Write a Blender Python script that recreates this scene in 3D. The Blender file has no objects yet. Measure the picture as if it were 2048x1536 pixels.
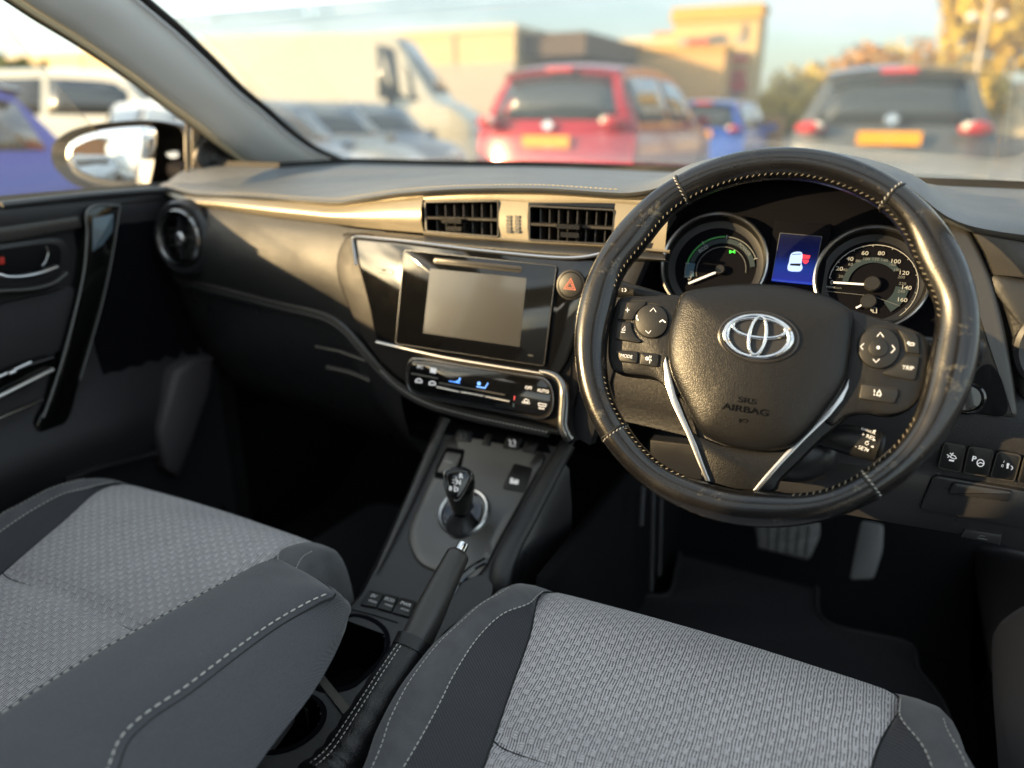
ROOF_OPEN = True  # opens the roof lining for an added glass panel that brightens the cabin
SUNAZ = 231
SUNE = 4.2
SKYS = .15
EXPO = 1.55
CLOUD = (3.35, 3.7, 3.65)
import bpy, bmesh, math, random
from mathutils import Vector, Matrix
random.seed(7)
R_ = math.radians
sc = bpy.context.scene
col = sc.collection
# ---------------------------------------------------------------- camera model (used to survey the photograph)
FPX, TH, PH = 1479., R_(26.8), R_(19.7)
CAM = Vector((0.46, 0, 1.10))
CF = Vector((-math.sin(TH)*math.cos(PH), math.cos(TH)*math.cos(PH), -math.sin(PH)))
CR = Vector((math.cos(TH), math.sin(TH), 0))
CU = CR.cross(CF)
def ray(x, y): return CF + CR*((x-1024)/FPX) - CU*((y-768)/FPX)
def P(x, y, ax, v):
    d = ray(x, y); return CAM + d*((v-CAM[ax])/d[ax])
def PX(x, y, v): return P(x, y, 0, v)
def PY(x, y, v): return P(x, y, 1, v)
def PZ(x, y, v): return P(x, y, 2, v)
def surf(x, y, fn, t0=.25, t1=4.):
    d = ray(x, y); a, b = t0, t1
    for _ in range(40):
        m = (a+b)/2
        if fn(CAM+d*m) > 0: a = m
        else: b = m
    return CAM+d*a
class Pl:
    def __init__(s, o, u, n):
        s.o = Vector(o); s.n = Vector(n).normalized(); u = Vector(u); s.u = (u-s.n*u.dot(s.n)).normalized(); s.v = s.n.cross(s.u)
    def at(s, x, y, h=0.):
        d = ray(x, y); return CAM+d*((s.o+s.n*h-CAM).dot(s.n)/d.dot(s.n))
    def loc(s, a, b, h=0.): return s.o+s.u*a+s.v*b+s.n*h
    def uv(s, p): q = p-s.o; return (q.dot(s.u), q.dot(s.v))
    def off(s, h): return Pl(s.o+s.n*h, s.u, s.n)
def tilt(o, deg, yaw=0):   # upright plane facing the cabin, leaning back by deg, turned by yaw
    a, y = R_(deg), R_(yaw)
    return Pl(o, (math.cos(y), math.sin(y), 0), (math.sin(y)*math.cos(a), -math.cos(y)*math.cos(a), math.sin(a)))
# ---------------------------------------------------------------- curves
def crom(pts, n, closed=False):
    pts = [Vector(p) for p in pts]; m = len(pts); out = []
    if m == 2 and not closed: return [pts[0].lerp(pts[1], i/(n-1)) for i in range(n)]
    segs = m if closed else m-1
    def g(i): return pts[i % m] if closed else (pts[i] if 0 <= i < m else (pts[0]*2-pts[1] if i < 0 else pts[-1]*2-pts[-2]))
    fine = []
    K = 14
    for s in range(segs):
        a, b, c, d = g(s-1), g(s), g(s+1), g(s+2)
        # centripetal-ish via plain Catmull-Rom with damped tangents
        l = (c-b).length
        t1 = (c-a); t1 = t1*(min(l/max((t1).length, 1e-9), 1)) if t1.length > 1e-9 else t1
        t2 = (d-b); t2 = t2*(min(l/max((t2).length, 1e-9), 1)) if t2.length > 1e-9 else t2
        for k in range(K):
            t = k/K; h1 = 2*t**3-3*t*t+1; h2 = t**3-2*t*t+t; h3 = -2*t**3+3*t*t; h4 = t**3-t*t
            fine.append(b*h1+t1*h2+c*h3+t2*h4)
    if not closed: fine.append(pts[-1].copy())
    return resample(fine, n, closed)
def resample(f, n, closed=False):
    if closed: f = f+[f[0]]
    L = [0.]
    for i in range(1, len(f)): L.append(L[-1]+(f[i]-f[i-1]).length)
    T = L[-1]; out = []; j = 0; cnt = n if closed else n-1
    for k in range(n):
        s = T*k/cnt
        while j < len(f)-2 and L[j+1] < s: j += 1
        d = L[j+1]-L[j]; out.append(f[j].lerp(f[j+1], (s-L[j])/d if d > 1e-12 else 0))
    return out
def interp(tab, x):
    if x <= tab[0][0]: return tab[0][1]
    for i in range(len(tab)-1):
        if x <= tab[i+1][0]:
            a, b = tab[i], tab[i+1]; return a[1]+(b[1]-a[1])*(x-a[0])/(b[0]-a[0])
    return tab[-1][1]
def sinterp(tab, x):   # smooth interpolation of a table (xs sorted)
    n = len(tab)
    if x <= tab[0][0]: return tab[0][1]
    if x >= tab[-1][0]: return tab[-1][1]
    for i in range(n-1):
        if x <= tab[i+1][0]: break
    def sl(k):
        if k == 0: return (tab[1][1]-tab[0][1])/(tab[1][0]-tab[0][0])
        if k == n-1: return (tab[-1][1]-tab[-2][1])/(tab[-1][0]-tab[-2][0])
        a = (tab[k][1]-tab[k-1][1])/(tab[k][0]-tab[k-1][0]); b = (tab[k+1][1]-tab[k][1])/(tab[k+1][0]-tab[k][0])
        return 0 if a*b <= 0 else 2*a*b/(a+b)
    h = tab[i+1][0]-tab[i][0]; t = (x-tab[i][0])/h
    return tab[i][1]*(2*t**3-3*t*t+1)+sl(i)*h*(t**3-2*t*t+t)+tab[i+1][1]*(3*t*t-2*t**3)+sl(i+1)*h*(t**3-t*t)
# ---------------------------------------------------------------- mesh collector
class G:
    def __init__(s): s.v = []; s.f = []
    def add(s, vs, fs):
        b = len(s.v); s.v += [Vector(p) for p in vs]; s.f += [tuple(b+i for i in f) for f in fs]; return s
    def loft(s, rows, cu=False, cv=False, cap=False):
        n = len(rows[0]); vs = [p for r in rows for p in r]; fs = []; m = len(rows)
        for i in range(m if cv else m-1):
            for j in range(n if cu else n-1):
                a, b = i*n, ((i+1) % m)*n; k = (j+1) % n
                fs.append((a+j, a+k, b+k, b+j))
        if cap: fs.append(tuple(range(n))[::-1]); fs.append(tuple((m-1)*n+j for j in range(n)))
        return s.add(vs, fs)
    def box(s, c, u, v, w, a, b, d):
        c, u, v, w = Vector(c), Vector(u).normalized()*a/2, Vector(v).normalized()*b/2, Vector(w).normalized()*d/2
        vs = [c+u*i+v*j+w*k for i in (-1, 1) for j in (-1, 1) for k in (-1, 1)]
        return s.add(vs, [(0, 1, 3, 2), (4, 6, 7, 5), (0, 4, 5, 1), (2, 3, 7, 6), (0, 2, 6, 4), (1, 5, 7, 3)])
    def bx(s, x0, x1, y0, y1, z0, z1):
        return s.box(((x0+x1)/2, (y0+y1)/2, (z0+z1)/2), (1, 0, 0), (0, 1, 0), (0, 0, 1), abs(x1-x0), abs(y1-y0), abs(z1-z0))
    def tube(s, path, r, n=10, closed=False, flat=1., up=None, cap=True):
        path = [Vector(p) for p in path]; m = len(path); rows = []; U = None
        for i in range(m):
            a = path[i-1] if (i > 0 or closed) else path[i]; b = path[(i+1) % m] if (i < m-1 or closed) else path[i]
            t = (b-a); t = t.normalized() if t.length > 1e-9 else Vector((0, 0, 1))
            if up is not None: U = Vector(up) if not callable(up) else up(i)
            elif U is None: U = Vector((0, 0, 1)) if abs(t.z) < .9 else Vector((0, 1, 0))
            U = (U-t*U.dot(t)).normalized(); W = t.cross(U)
            rr = r(i/(m-1)) if callable(r) else r
            rows.append([path[i]+W*(math.cos(2*math.pi*k/n)*rr)+U*(math.sin(2*math.pi*k/n)*rr*flat) for k in range(n)])
        return s.loft(rows, cu=True, cv=closed, cap=cap and not closed)
    def lathe(s, pl, prof, n=32, cap=True, a0=0., a1=2*math.pi, ax=1., ay=1., o=(0, 0)):
        full = abs(a1-a0-2*math.pi) < 1e-6; rows = []
        for r, h in prof:
            rows.append([pl.loc(o[0]+ax*r*math.cos(a0+(a1-a0)*k/(n if full else n-1)), o[1]+ay*r*math.sin(a0+(a1-a0)*k/(n if full else n-1)), h) for k in range(n)])
        s.loft(rows, cu=full)
        if cap and full and prof[-1][0] > 1e-5: b = len(s.v); s.add(rows[-1], [tuple(range(n))])
        return s
    def slab(s, pts, nrm, th, bev=0., under=True):
        # pts: outline at the top face (3D, planar); body goes down by th; bev = rounded top edge width
        pts = [Vector(p) for p in pts]; n_ = Vector(nrm).normalized(); c = sum(pts, Vector())/len(pts)
        ar = Vector()
        for i in range(len(pts)): ar += (pts[i]-c).cross(pts[(i+1) % len(pts)]-c)
        if ar.dot(n_) < 0: pts = pts[::-1]
        m = len(pts)
        def inset(d):
            out = []
            for i in range(m):
                e1 = (pts[i]-pts[i-1]); e2 = (pts[(i+1) % m]-pts[i])
                e1 = e1.normalized() if e1.length > 1e-9 else e2.normalized(); e2 = e2.normalized() if e2.length > 1e-9 else e1
                a = n_.cross(e1); b = n_.cross(e2); q = (a+b)
                q = q.normalized() if q.length > 1e-6 else a
                out.append(pts[i]+q*(d/max(q.dot(a), .5)))
            return out
        rows = [[p-n_*th for p in pts]]
        if bev > 0:
            rows.append([p-n_*bev for p in pts])
            rows.append([p-n_*bev*.3 for p in inset(bev*.3)]); rows.append(inset(bev))
        else: rows.append(list(pts))
        s.loft(rows, cu=True)
        s.add(rows[-1], [tuple(range(m))])
        if under: s.add(rows[0], [tuple(range(m))[::-1]])
        return s
    def dome(s, pts, ctr, nrm, prof):
        # rings scaled toward ctr; prof [(scale, height)], height along nrm
        n_ = Vector(nrm).normalized(); ctr = Vector(ctr); rows = []
        for sc_, h in prof:
            rows.append([ctr+(Vector(p)-ctr)*max(sc_, 1e-4)+n_*h for p in pts])
        s.loft(rows, cu=True)
        if prof[-1][0] > .02: s.add(rows[-1], [tuple(range(len(pts)))])
        return s
    def ribbon(s, pts, w, nrm, th=.0004, closed=False):
        pts = [Vector(p) for p in pts]; m = len(pts); n_ = Vector(nrm).normalized(); rows = []
        for i in range(m):
            a = pts[i-1] if (i > 0 or closed) else pts[i]; b = pts[(i+1) % m] if (i < m-1 or closed) else pts[i]
            t = (b-a); t = t.normalized() if t.length > 1e-9 else Vector((1, 0, 0)); q = n_.cross(t).normalized()*w/2
            rows.append([pts[i]-q-n_*th, pts[i]-q+n_*th, pts[i]+q+n_*th, pts[i]+q-n_*th])
        s.loft(rows, cu=True, cv=closed, cap=not closed); return s
    def stitch(s, path, gap, ln, r, nrm, skew=0.):
        path = [Vector(p) for p in path]; L = sum((path[i+1]-path[i]).length for i in range(len(path)-1)); n = max(2, int(L/gap))
        q = resample(path, n+1); n_ = Vector(nrm).normalized() if not callable(nrm) else None
        for i in range(n):
            m = (q[i]+q[i+1])/2; t = (q[i+1]-q[i]).normalized(); nn = n_ if n_ else nrm(m)
            if skew: t = (t+nn.cross(t).normalized()*skew).normalized()
            k = 6; w = nn.cross(t).normalized(); rows = []
            for a, rr in ((-1, .35), (-.7, 1), (0, 1.15), (.7, 1), (1, .35)):
                rows.append([m+t*(a*ln/2)+w*(math.cos(2*math.pi*j/k)*r*rr)+nn*(math.sin(2*math.pi*j/k)*r*rr) for j in range(k)])
            s.loft(rows, cu=True, cap=True)
        return s
    def text(s, txt, pl, x, y, h, th=.00025, rot=0., shear=0., bold=0., px=True, sx=1., align='CENTER', spacing=1.):
        cu = bpy.data.curves.new('t', 'FONT'); cu.body = txt; cu.align_x = align; cu.align_y = 'CENTER'; cu.extrude = th; cu.offset = bold; cu.shear = shear
        cu.space_character = spacing; cu.resolution_u = 4
        ob = bpy.data.objects.new('t', cu); col.objects.link(ob); bpy.context.view_layer.update()
        me = bpy.data.meshes.new_from_object(ob.evaluated_get(bpy.context.evaluated_depsgraph_get()))
        if px: o = pl.at(x, y); hm = h*(o-CAM).dot(CF)/FPX
        else: o = pl.loc(x, y); hm = h
        k = hm/.72; ca, sa = math.cos(rot), math.sin(rot)
        s.add([o+pl.u*((p.co.x*sx*ca-p.co.y*sa)*k)+pl.v*((p.co.x*sx*sa+p.co.y*ca)*k)+pl.n*p.co.z for p in me.vertices], [tuple(f.vertices) for f in me.polygons])
        bpy.data.objects.remove(ob); bpy.data.curves.remove(cu); bpy.data.meshes.remove(me); return s
def ell(pl, cx, cy, a, b, n=40, h=0., rot=0.):
    out = []
    for k in range(n):
        t = 2*math.pi*k/n; x, y = a*math.cos(t), b*math.sin(t)
        out.append(pl.loc(cx+x*math.cos(rot)-y*math.sin(rot), cy+x*math.sin(rot)+y*math.cos(rot), h))
    return out
def pxs(pl, pts, h=0., n=None, closed=True):
    q = [pl.at(x, y, h) for x, y in pts]
    return crom(q, n, closed) if n else q
def rpoly(pts, r, k=4):   # round the corners of a 3D polygon
    pts = [Vector(p) for p in pts]; out = []; m = len(pts)
    for i in range(m):
        p = pts[i]; a = pts[i-1]-p; b = pts[(i+1) % m]-p; ra = min(r, a.length*.45); rb = min(r, b.length*.45)
        A = p+a.normalized()*ra; B = p+b.normalized()*rb
        for j in range(k+1):
            t = j/k; out.append(A*(1-t)**2+p*2*t*(1-t)+B*t*t)
    return out
# ---------------------------------------------------------------- objects
def meta(o, label=None, cat=None, group=None, kind=None):
    if label: o['label'] = label
    if cat: o['category'] = cat
    if group: o['group'] = group
    if kind: o['kind'] = kind
    return o
def thing(name, label, cat, loc=(0, 0, 0), group=None, kind=None, rz=0):
    o = bpy.data.objects.new(name, None); col.objects.link(o); o.location = loc; o.rotation_euler = (0, 0, rz); o.empty_display_size = .05
    o['base'] = 1
    return meta(o, label, cat, group, kind)
ORIG = {}
def mesh(name, g, m, parent=None, label=None, smooth=35, weld=True, solid=0., sub=0, loc=None):
    me = bpy.data.meshes.new(name)
    o = bpy.data.objects.new(name, me); col.objects.link(o)
    base = Vector((0, 0, 0)) if loc is None else Vector(loc)
    if parent is not None:
        base = Vector(ORIG.get(parent.name, parent.location if parent.parent is None else (0, 0, 0)))
        o.parent = parent
    else: o.location = base
    ORIG[o.name] = base
    me.from_pydata([tuple(p-base) for p in g.v], [], g.f)
    bm = bmesh.new(); bm.from_mesh(me)
    if weld: bmesh.ops.remove_doubles(bm, verts=bm.verts, dist=1e-5)
    bmesh.ops.dissolve_degenerate(bm, edges=bm.edges, dist=1e-6)
    bmesh.ops.recalc_face_normals(bm, faces=bm.faces)
    bm.to_mesh(me); bm.free()
    me.materials.append(m)
    if smooth:
        me.shade_smooth()
        if smooth < 180: me.set_sharp_from_angle(angle=R_(smooth))
    if solid: md = o.modifiers.new('s', 'SOLIDIFY'); md.thickness = abs(solid); md.offset = -1 if solid > 0 else 1
    if sub: md = o.modifiers.new('d', 'SUBSURF'); md.levels = sub; md.render_levels = sub
    if label: o['label'] = label
    return o
def solo(name, g, m, label, cat, group=None, kind=None, loc=(0, 0, 0), **k):
    return meta(mesh(name, g, m, loc=loc, **k), label, cat, group, kind)
# ---------------------------------------------------------------- materials
def mat(name, base, rough=.5, metal=0., grain=0., gs=600., spec=.5, coat=0., var=0., vs=8., wear=None, emis=None, sheen=0., alpha=None, noise=0., ns=900., rv=0., gtype='leather'):
    m = bpy.data.materials.new(name); m.use_nodes = True; nt = m.node_tree; N = nt.nodes; L = nt.links; b = N['Principled BSDF']
    c = base if len(base) == 3 else base[:3]
    b.inputs['Base Color'].default_value = (*c, 1); b.inputs['Roughness'].default_value = rough; b.inputs['Metallic'].default_value = metal
    b.inputs['Specular IOR Level'].default_value = spec; b.inputs['Coat Weight'].default_value = coat; b.inputs['Coat Roughness'].default_value = .06
    b.inputs['Sheen Weight'].default_value = sheen
    tc = N.new('ShaderNodeTexCoord')
    if emis: b.inputs['Emission Color'].default_value = (*emis[:3], 1); b.inputs['Emission Strength'].default_value = emis[3]
    h = None
    if grain:
        if gtype == 'leather':
            v = N.new('ShaderNodeTexVoronoi'); v.feature = 'DISTANCE_TO_EDGE'; v.inputs['Scale'].default_value = gs
            nz = N.new('ShaderNodeTexNoise'); nz.inputs['Scale'].default_value = gs*.35; nz.inputs['Detail'].default_value = 2
            mx = N.new('ShaderNodeMix'); mx.data_type = 'VECTOR'; mx.inputs[0].default_value = .004
            L.new(tc.outputs['Object'], nz.inputs['Vector']); L.new(tc.outputs['Object'], mx.inputs[4]); L.new(nz.outputs['Color'], mx.inputs[5]); L.new(mx.outputs[1], v.inputs['Vector'])
            r = N.new('ShaderNodeMapRange'); r.inputs[1].default_value = 0; r.inputs[2].default_value = .25; L.new(v.outputs['Distance'], r.inputs[0]); h = r.outputs[0]
        else:
            v = N.new('ShaderNodeTexNoise'); v.inputs['Scale'].default_value = gs; v.inputs['Detail'].default_value = 3; L.new(tc.outputs['Object'], v.inputs['Vector']); h = v.outputs['Fac']
        bp = N.new('ShaderNodeBump'); bp.inputs['Strength'].default_value = grain; bp.inputs['Distance'].default_value = .0004; L.new(h, bp.inputs['Height']); L.new(bp.outputs[0], b.inputs['Normal'])
    if var or wear or rv:
        nz = N.new('ShaderNodeTexNoise'); nz.inputs['Scale'].default_value = vs; nz.inputs['Detail'].default_value = 8; nz.inputs['Roughness'].default_value = .65
        L.new(tc.outputs['Object'], nz.inputs['Vector'])
        if var:
            r = N.new('ShaderNodeMapRange'); r.inputs[1].default_value = .3; r.inputs[2].default_value = .7; r.inputs[3].default_value = 1-var; r.inputs[4].default_value = 1+var; L.new(nz.outputs['Fac'], r.inputs[0])
            mx = N.new('ShaderNodeVectorMath'); mx.operation = 'SCALE'; mx.inputs[0].default_value = c; L.new(r.outputs[0], mx.inputs[3]); L.new(mx.outputs[0], b.inputs['Base Color'])
        if wear:   # (colour, threshold, scale)
            n2 = N.new('ShaderNodeTexNoise'); n2.inputs['Scale'].default_value = wear[2]; n2.inputs['Detail'].default_value = 10; n2.inputs['Roughness'].default_value = .75; L.new(tc.outputs['Object'], n2.inputs['Vector'])
            r = N.new('ShaderNodeMapRange'); r.inputs[1].default_value = wear[1]; r.inputs[2].default_value = wear[1]+.08; L.new(n2.outputs['Fac'], r.inputs[0])
            mx = N.new('ShaderNodeMix'); mx.data_type = 'RGBA'; mx.inputs[6].default_value = (*c, 1); mx.inputs[7].default_value = (*wear[0], 1); L.new(r.outputs[0], mx.inputs[0]); L.new(mx.outputs[2], b.inputs['Base Color'])
        if rv:
            r = N.new('ShaderNodeMapRange'); r.inputs[1].default_value = .35; r.inputs[2].default_value = .65; r.inputs[3].default_value = max(rough-rv, .02); r.inputs[4].default_value = rough+rv; L.new(nz.outputs['Fac'], r.inputs[0]); L.new(r.outputs[0], b.inputs['Roughness'])
    return m
def fabric(name, c1, c2, kind):
    m = bpy.data.materials.new(name); m.use_nodes = True; nt = m.node_tree; N = nt.nodes; L = nt.links; b = N['Principled BSDF']
    b.inputs['Roughness'].default_value = .85; b.inputs['Specular IOR Level'].default_value = .25; b.inputs['Sheen Weight'].default_value = .25
    tc = N.new('ShaderNodeTexCoord'); sx = N.new('ShaderNodeSeparateXYZ'); L.new(tc.outputs['Object'], sx.inputs[0])
    def M(op, a, bb=None, c=None):
        n = N.new('ShaderNodeMath'); n.operation = op
        for i, q in enumerate((a, bb, c)):
            if q is None: continue
            if isinstance(q, (int, float)): n.inputs[i].default_value = q
            else: L.new(q, n.inputs[i])
        return n.outputs[0]
    X, Y, Z = sx.outputs
    wb = N.new('ShaderNodeTexNoise'); wb.inputs['Scale'].default_value = 22; wb.inputs['Detail'].default_value = 3; L.new(tc.outputs['Object'], wb.inputs['Vector']); wx = N.new('ShaderNodeSeparateColor'); L.new(wb.outputs['Color'], wx.inputs[0])
    X = M('ADD', X, M('MULTIPLY', wx.outputs[0], .006)); Y = M('ADD', M('ADD', Y, M('MULTIPLY', wx.outputs[1], .006)), M('MULTIPLY', M('GREATER_THAN', Y, .27), M('MAXIMUM', 0, M('SUBTRACT', .275, Z))))
    nz = N.new('ShaderNodeTexNoise'); nz.inputs['Scale'].default_value = 900; nz.inputs['Detail'].default_value = 2; L.new(tc.outputs['Object'], nz.inputs['Vector'])
    nl = N.new('ShaderNodeTexNoise'); nl.inputs['Scale'].default_value = 9; nl.inputs['Detail'].default_value = 3; L.new(tc.outputs['Object'], nl.inputs['Vector'])
    if kind == 'weave':
        PXm, PYm = .0082, .0122
        col_ = M('DIVIDE', X, PXm); ci = M('FLOOR', col_); fx = M('FRACT', col_)
        rowv = M('ADD', M('DIVIDE', Y, PYm), M('MULTIPLY', M('MODULO', M('ABSOLUTE', ci), 2), .5)); fy = M('FRACT', rowv)
        # vertical cords
        st = M('PINGPONG', M('ADD', M('DIVIDE', X, .00273), .25), .5); st = M('MULTIPLY', st, 2)
        # ribbed blocks: light horizontal threads inside the middle of each cell
        inb = M('MULTIPLY', M('GREATER_THAN', fy, .56), M('MULTIPLY', M('GREATER_THAN', fx, .26), M('LESS_THAN', fx, .80)))
        rib = M('MULTIPLY', M('PINGPONG', M('DIVIDE', Y, .00165), .5), 2)
        base = M('ADD', M('MULTIPLY', M('POWER', st, 1.3), .78), .04)
        blk = M('ADD', .30, M('MULTIPLY', rib, .42))
        pat = M('ADD', M('MULTIPLY', base, M('SUBTRACT', 1, inb)), M('MULTIPLY', blk, inb))
        edge = M('LESS_THAN', M('ABSOLUTE', M('SUBTRACT', fy, .5)), .05)
        pat = M('SUBTRACT', pat, M('MULTIPLY', edge, .12))
        pat = M('ADD', pat, M('MULTIPLY', M('SUBTRACT', nz.outputs['Fac'], .5), .7))
    elif kind == 'twill':
        d = M('ADD', M('MULTIPLY', X, .55), M('MULTIPLY', Y, .83)); pat = M('MULTIPLY', M('PINGPONG', M('DIVIDE', d, .0026), .5), 2)
        pat = M('ADD', M('MULTIPLY', pat, .6), M('MULTIPLY', nz.outputs['Fac'], .5))
    elif kind == 'knit':
        d = M('MULTIPLY', M('MULTIPLY', M('PINGPONG', M('DIVIDE', X, .0016), .5), 2), M('MULTIPLY', M('PINGPONG', M('DIVIDE', Y, .0016), .5), 2))
        pat = M('ADD', M('MULTIPLY', d, .6), M('MULTIPLY', nz.outputs['Fac'], .7))
    else:
        n3 = N.new('ShaderNodeTexNoise'); n3.inputs['Scale'].default_value = 35; n3.inputs['Detail'].default_value = 6; L.new(tc.outputs['Object'], n3.inputs['Vector'])
        pat = M('ADD', M('MULTIPLY', n3.outputs['Fac'], .8), M('MULTIPLY', nz.outputs['Fac'], .25))
    pat = M('MULTIPLY', pat, M('ADD', .75, M('MULTIPLY', nl.outputs['Fac'], .5)))
    mx = N.new('ShaderNodeMix'); mx.data_type = 'RGBA'; mx.inputs[6].default_value = (*c1, 1); mx.inputs[7].default_value = (*c2, 1); L.new(pat, mx.inputs[0]); L.new(mx.outputs[2], b.inputs['Base Color'])
    bp = N.new('ShaderNodeBump'); bp.inputs['Strength'].default_value = .5; bp.inputs['Distance'].default_value = .0006; L.new(pat, bp.inputs['Height'])
    cz = N.new('ShaderNodeTexNoise'); cz.inputs['Scale'].default_value = 13; cz.inputs['Detail'].default_value = 4; cz.inputs['Distortion'].default_value = .6; L.new(tc.outputs['Object'], cz.inputs['Vector'])
    b2 = N.new('ShaderNodeBump'); b2.inputs['Strength'].default_value = .6; b2.inputs['Distance'].default_value = .006 if kind in ('suede', 'weave') else .003; L.new(cz.outputs['Fac'], b2.inputs['Height']); L.new(bp.outputs[0], b2.inputs['Normal']); L.new(b2.outputs[0], b.inputs['Normal'])
    return m
def glass(name, tint, refl=.5, mixf=.0):
    m = bpy.data.materials.new(name); m.use_nodes = True; nt = m.node_tree; N = nt.nodes; L = nt.links
    for n in list(N):
        if n.type == 'BSDF_PRINCIPLED': N.remove(n)
    out = [n for n in N if n.type == 'OUTPUT_MATERIAL'][0]
    t = N.new('ShaderNodeBsdfTransparent'); t.inputs[0].default_value = (*tint, 1); g = N.new('ShaderNodeBsdfGlossy'); g.inputs['Roughness'].default_value = .01
    fr = N.new('ShaderNodeFresnel'); fr.inputs[0].default_value = 1.45; k = N.new('ShaderNodeMath'); k.operation = 'MULTIPLY'; k.inputs[1].default_value = refl; L.new(fr.outputs[0], k.inputs[0])
    mx = N.new('ShaderNodeMixShader'); L.new(k.outputs[0], mx.inputs[0]); L.new(t.outputs[0], mx.inputs[1]); L.new(g.outputs[0], mx.inputs[2])
    if mixf:
        tr = N.new('ShaderNodeBsdfTranslucent'); tr.inputs[0].default_value = (.95, .93, .88, 1); m2 = N.new('ShaderNodeMixShader'); m2.inputs[0].default_value = mixf; L.new(mx.outputs[0], m2.inputs[1]); L.new(tr.outputs[0], m2.inputs[2]); L.new(m2.outputs[0], out.inputs[0])
    else: L.new(mx.outputs[0], out.inputs[0])
    return m
M_ = {}
M_['pad'] = mat('soft_touch', (.13, .14, .15), .45, grain=.35, gs=520, rv=.05, vs=12, spec=.8)  # base colour raised to stand in for the sky's sheen on the pad
M_['pad2'] = mat('soft_panel', (.022, .022, .022), .42, grain=.25, gs=900, rv=.1, vs=9, wear=((.09, .085, .075), .70, 300))
M_['plastic'] = mat('grained_plastic', (.016, .016, .018), .45, grain=.4, gs=650, spec=.35)
M_['rail'] = mat('rail_plastic', (.030, .030, .031), .38, grain=.3, gs=700)
M_['smooth'] = mat('satin_plastic', (.022, .022, .024), .33, rv=.06, vs=20)
M_['trimgrey'] = mat('satin_trim', (.045, .042, .038), .33, rv=.06, vs=15)
M_['dark'] = mat('dark_plastic', (.003, .003, .005), .8, spec=.08)
M_['black'] = mat('matt_black', (.0025, .0025, .003), .8, spec=.2)
M_['piano'] = mat('piano_black', (.004, .004, .004), .05, coat=.6, rv=.03, vs=60, wear=((.16, .15, .13), .70, 420))
M_['screen'] = mat('screen_glass', (.004, .004, .004), .10, spec=.9, rv=.03, vs=40)
M_['screend'] = mat('screen_panel', (.035, .035, .033), .18, spec=1., coat=.8)
M_['sur'] = mat('stack_brown', (.014, .012, .011), .50, rv=.05, vs=20, spec=.25)
M_['doorp'] = mat('door_plastic', (.020, .020, .023), .5, grain=.3, gs=650)
M_['silver'] = mat('satin_silver', (.55, .55, .55), .28, 1.)
M_['chrome'] = mat('chrome', (.8, .8, .8), .06, 1.)
M_['chromed'] = mat('dark_chrome', (.25, .25, .25), .2, 1.)
M_['leather'] = mat('worn_rim_leather', (.0065, .006, .006), .24, grain=.08, gs=500, rv=.10, vs=14, wear=((.085, .078, .058), .585, 38), coat=.35)
M_['hub'] = mat('airbag_skin', (.007, .007, .0075), .36, grain=.20, gs=480, spec=.36)
M_['pod'] = mat('spoke_plastic', (.008, .008, .0085), .36, grain=.22, gs=620, spec=.38)
M_['button'] = mat('button_black', (.008, .008, .008), .45)
M_['white'] = mat('printed_white', (.75, .75, .75), .6)
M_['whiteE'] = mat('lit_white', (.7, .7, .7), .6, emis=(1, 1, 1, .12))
M_['thread'] = mat('thread', (.50, .49, .46), .8)
M_['threadr'] = mat('rim_thread', (.26, .23, .17), .7)
M_['threadg'] = mat('gold_thread', (.45, .38, .24), .7)
M_['seam'] = mat('seam_black', (.003, .003, .003), .7)
M_['weave'] = fabric('seat_weave', (.040, .039, .042), (.80, .775, .80), 'weave')
M_['twill'] = fabric('side_twill', (.012, .0125, .015), (.060, .062, .072), 'twill')
M_['suede'] = fabric('bolster_suede', (.028, .028, .032), (.125, .126, .136), 'suede')
M_['knit'] = fabric('armrest_cloth', (.032, .034, .040), (.115, .12, .134), 'knit')
M_['headliner'] = mat('pillar_trim', (.80, .815, .81), .7, grain=.3, gs=1500, gtype='n', sheen=.2)
M_['carpet'] = mat('carpet', (.006, .0062, .0075), .95, grain=1., gs=900, gtype='n', spec=.1)
M_['matc'] = mat('mat_carpet', (.010, .0105, .013), .95, grain=1., gs=700, gtype='n', spec=.1, sheen=.1)
M_['rubber'] = mat('rubber', (.03, .03, .03), .7)
M_['red'] = mat('red_print', (.5, .03, .02), .5)
M_['orange'] = mat('hazard_print', (.75, .20, .13), .5)
M_['gE'] = mat('lit_green', (.02, .3, .02), .5, emis=(.05, 1, .05, .6))
M_['green'] = mat('dim_green', (.03, .16, .04), .5, emis=(.05, .5, .1, .03))
M_['teal'] = mat('dim_teal', (.006, .020, .027), .6)
M_['tealb'] = mat('teal_blue', (.025, .08, .13), .5)
M_['dimw'] = mat('dim_white', (.13, .14, .14), .6)
M_['dialw'] = mat('dial_white', (.33, .34, .34), .6)
M_['dial'] = mat('dial_face', (.006, .006, .0065), .35)
M_['dialh'] = mat('dial_hub', (.02, .02, .02), .3)
M_['blueE'] = mat('lit_blue', (.1, .3, .9), .5, emis=(.12, .35, 1, .55))
M_['win'] = glass('windscreen_glass', (.94, .96, .96), .30, .052)
M_['side'] = glass('side_glass', (.95, .97, .97), .30, .012)
M_['strip'] = mat('satin_strip', (.30, .26, .19), .34, .35, rv=.05, vs=15)  # warm base colour carries the golden light reflected by the strip
M_['mirror'] = mat('mirror_glass', (.9, .9, .88), .015, 1.)
M_['bodywhite'] = mat('pearl_paint', (.62, .62, .60), .25, coat=.6)
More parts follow.
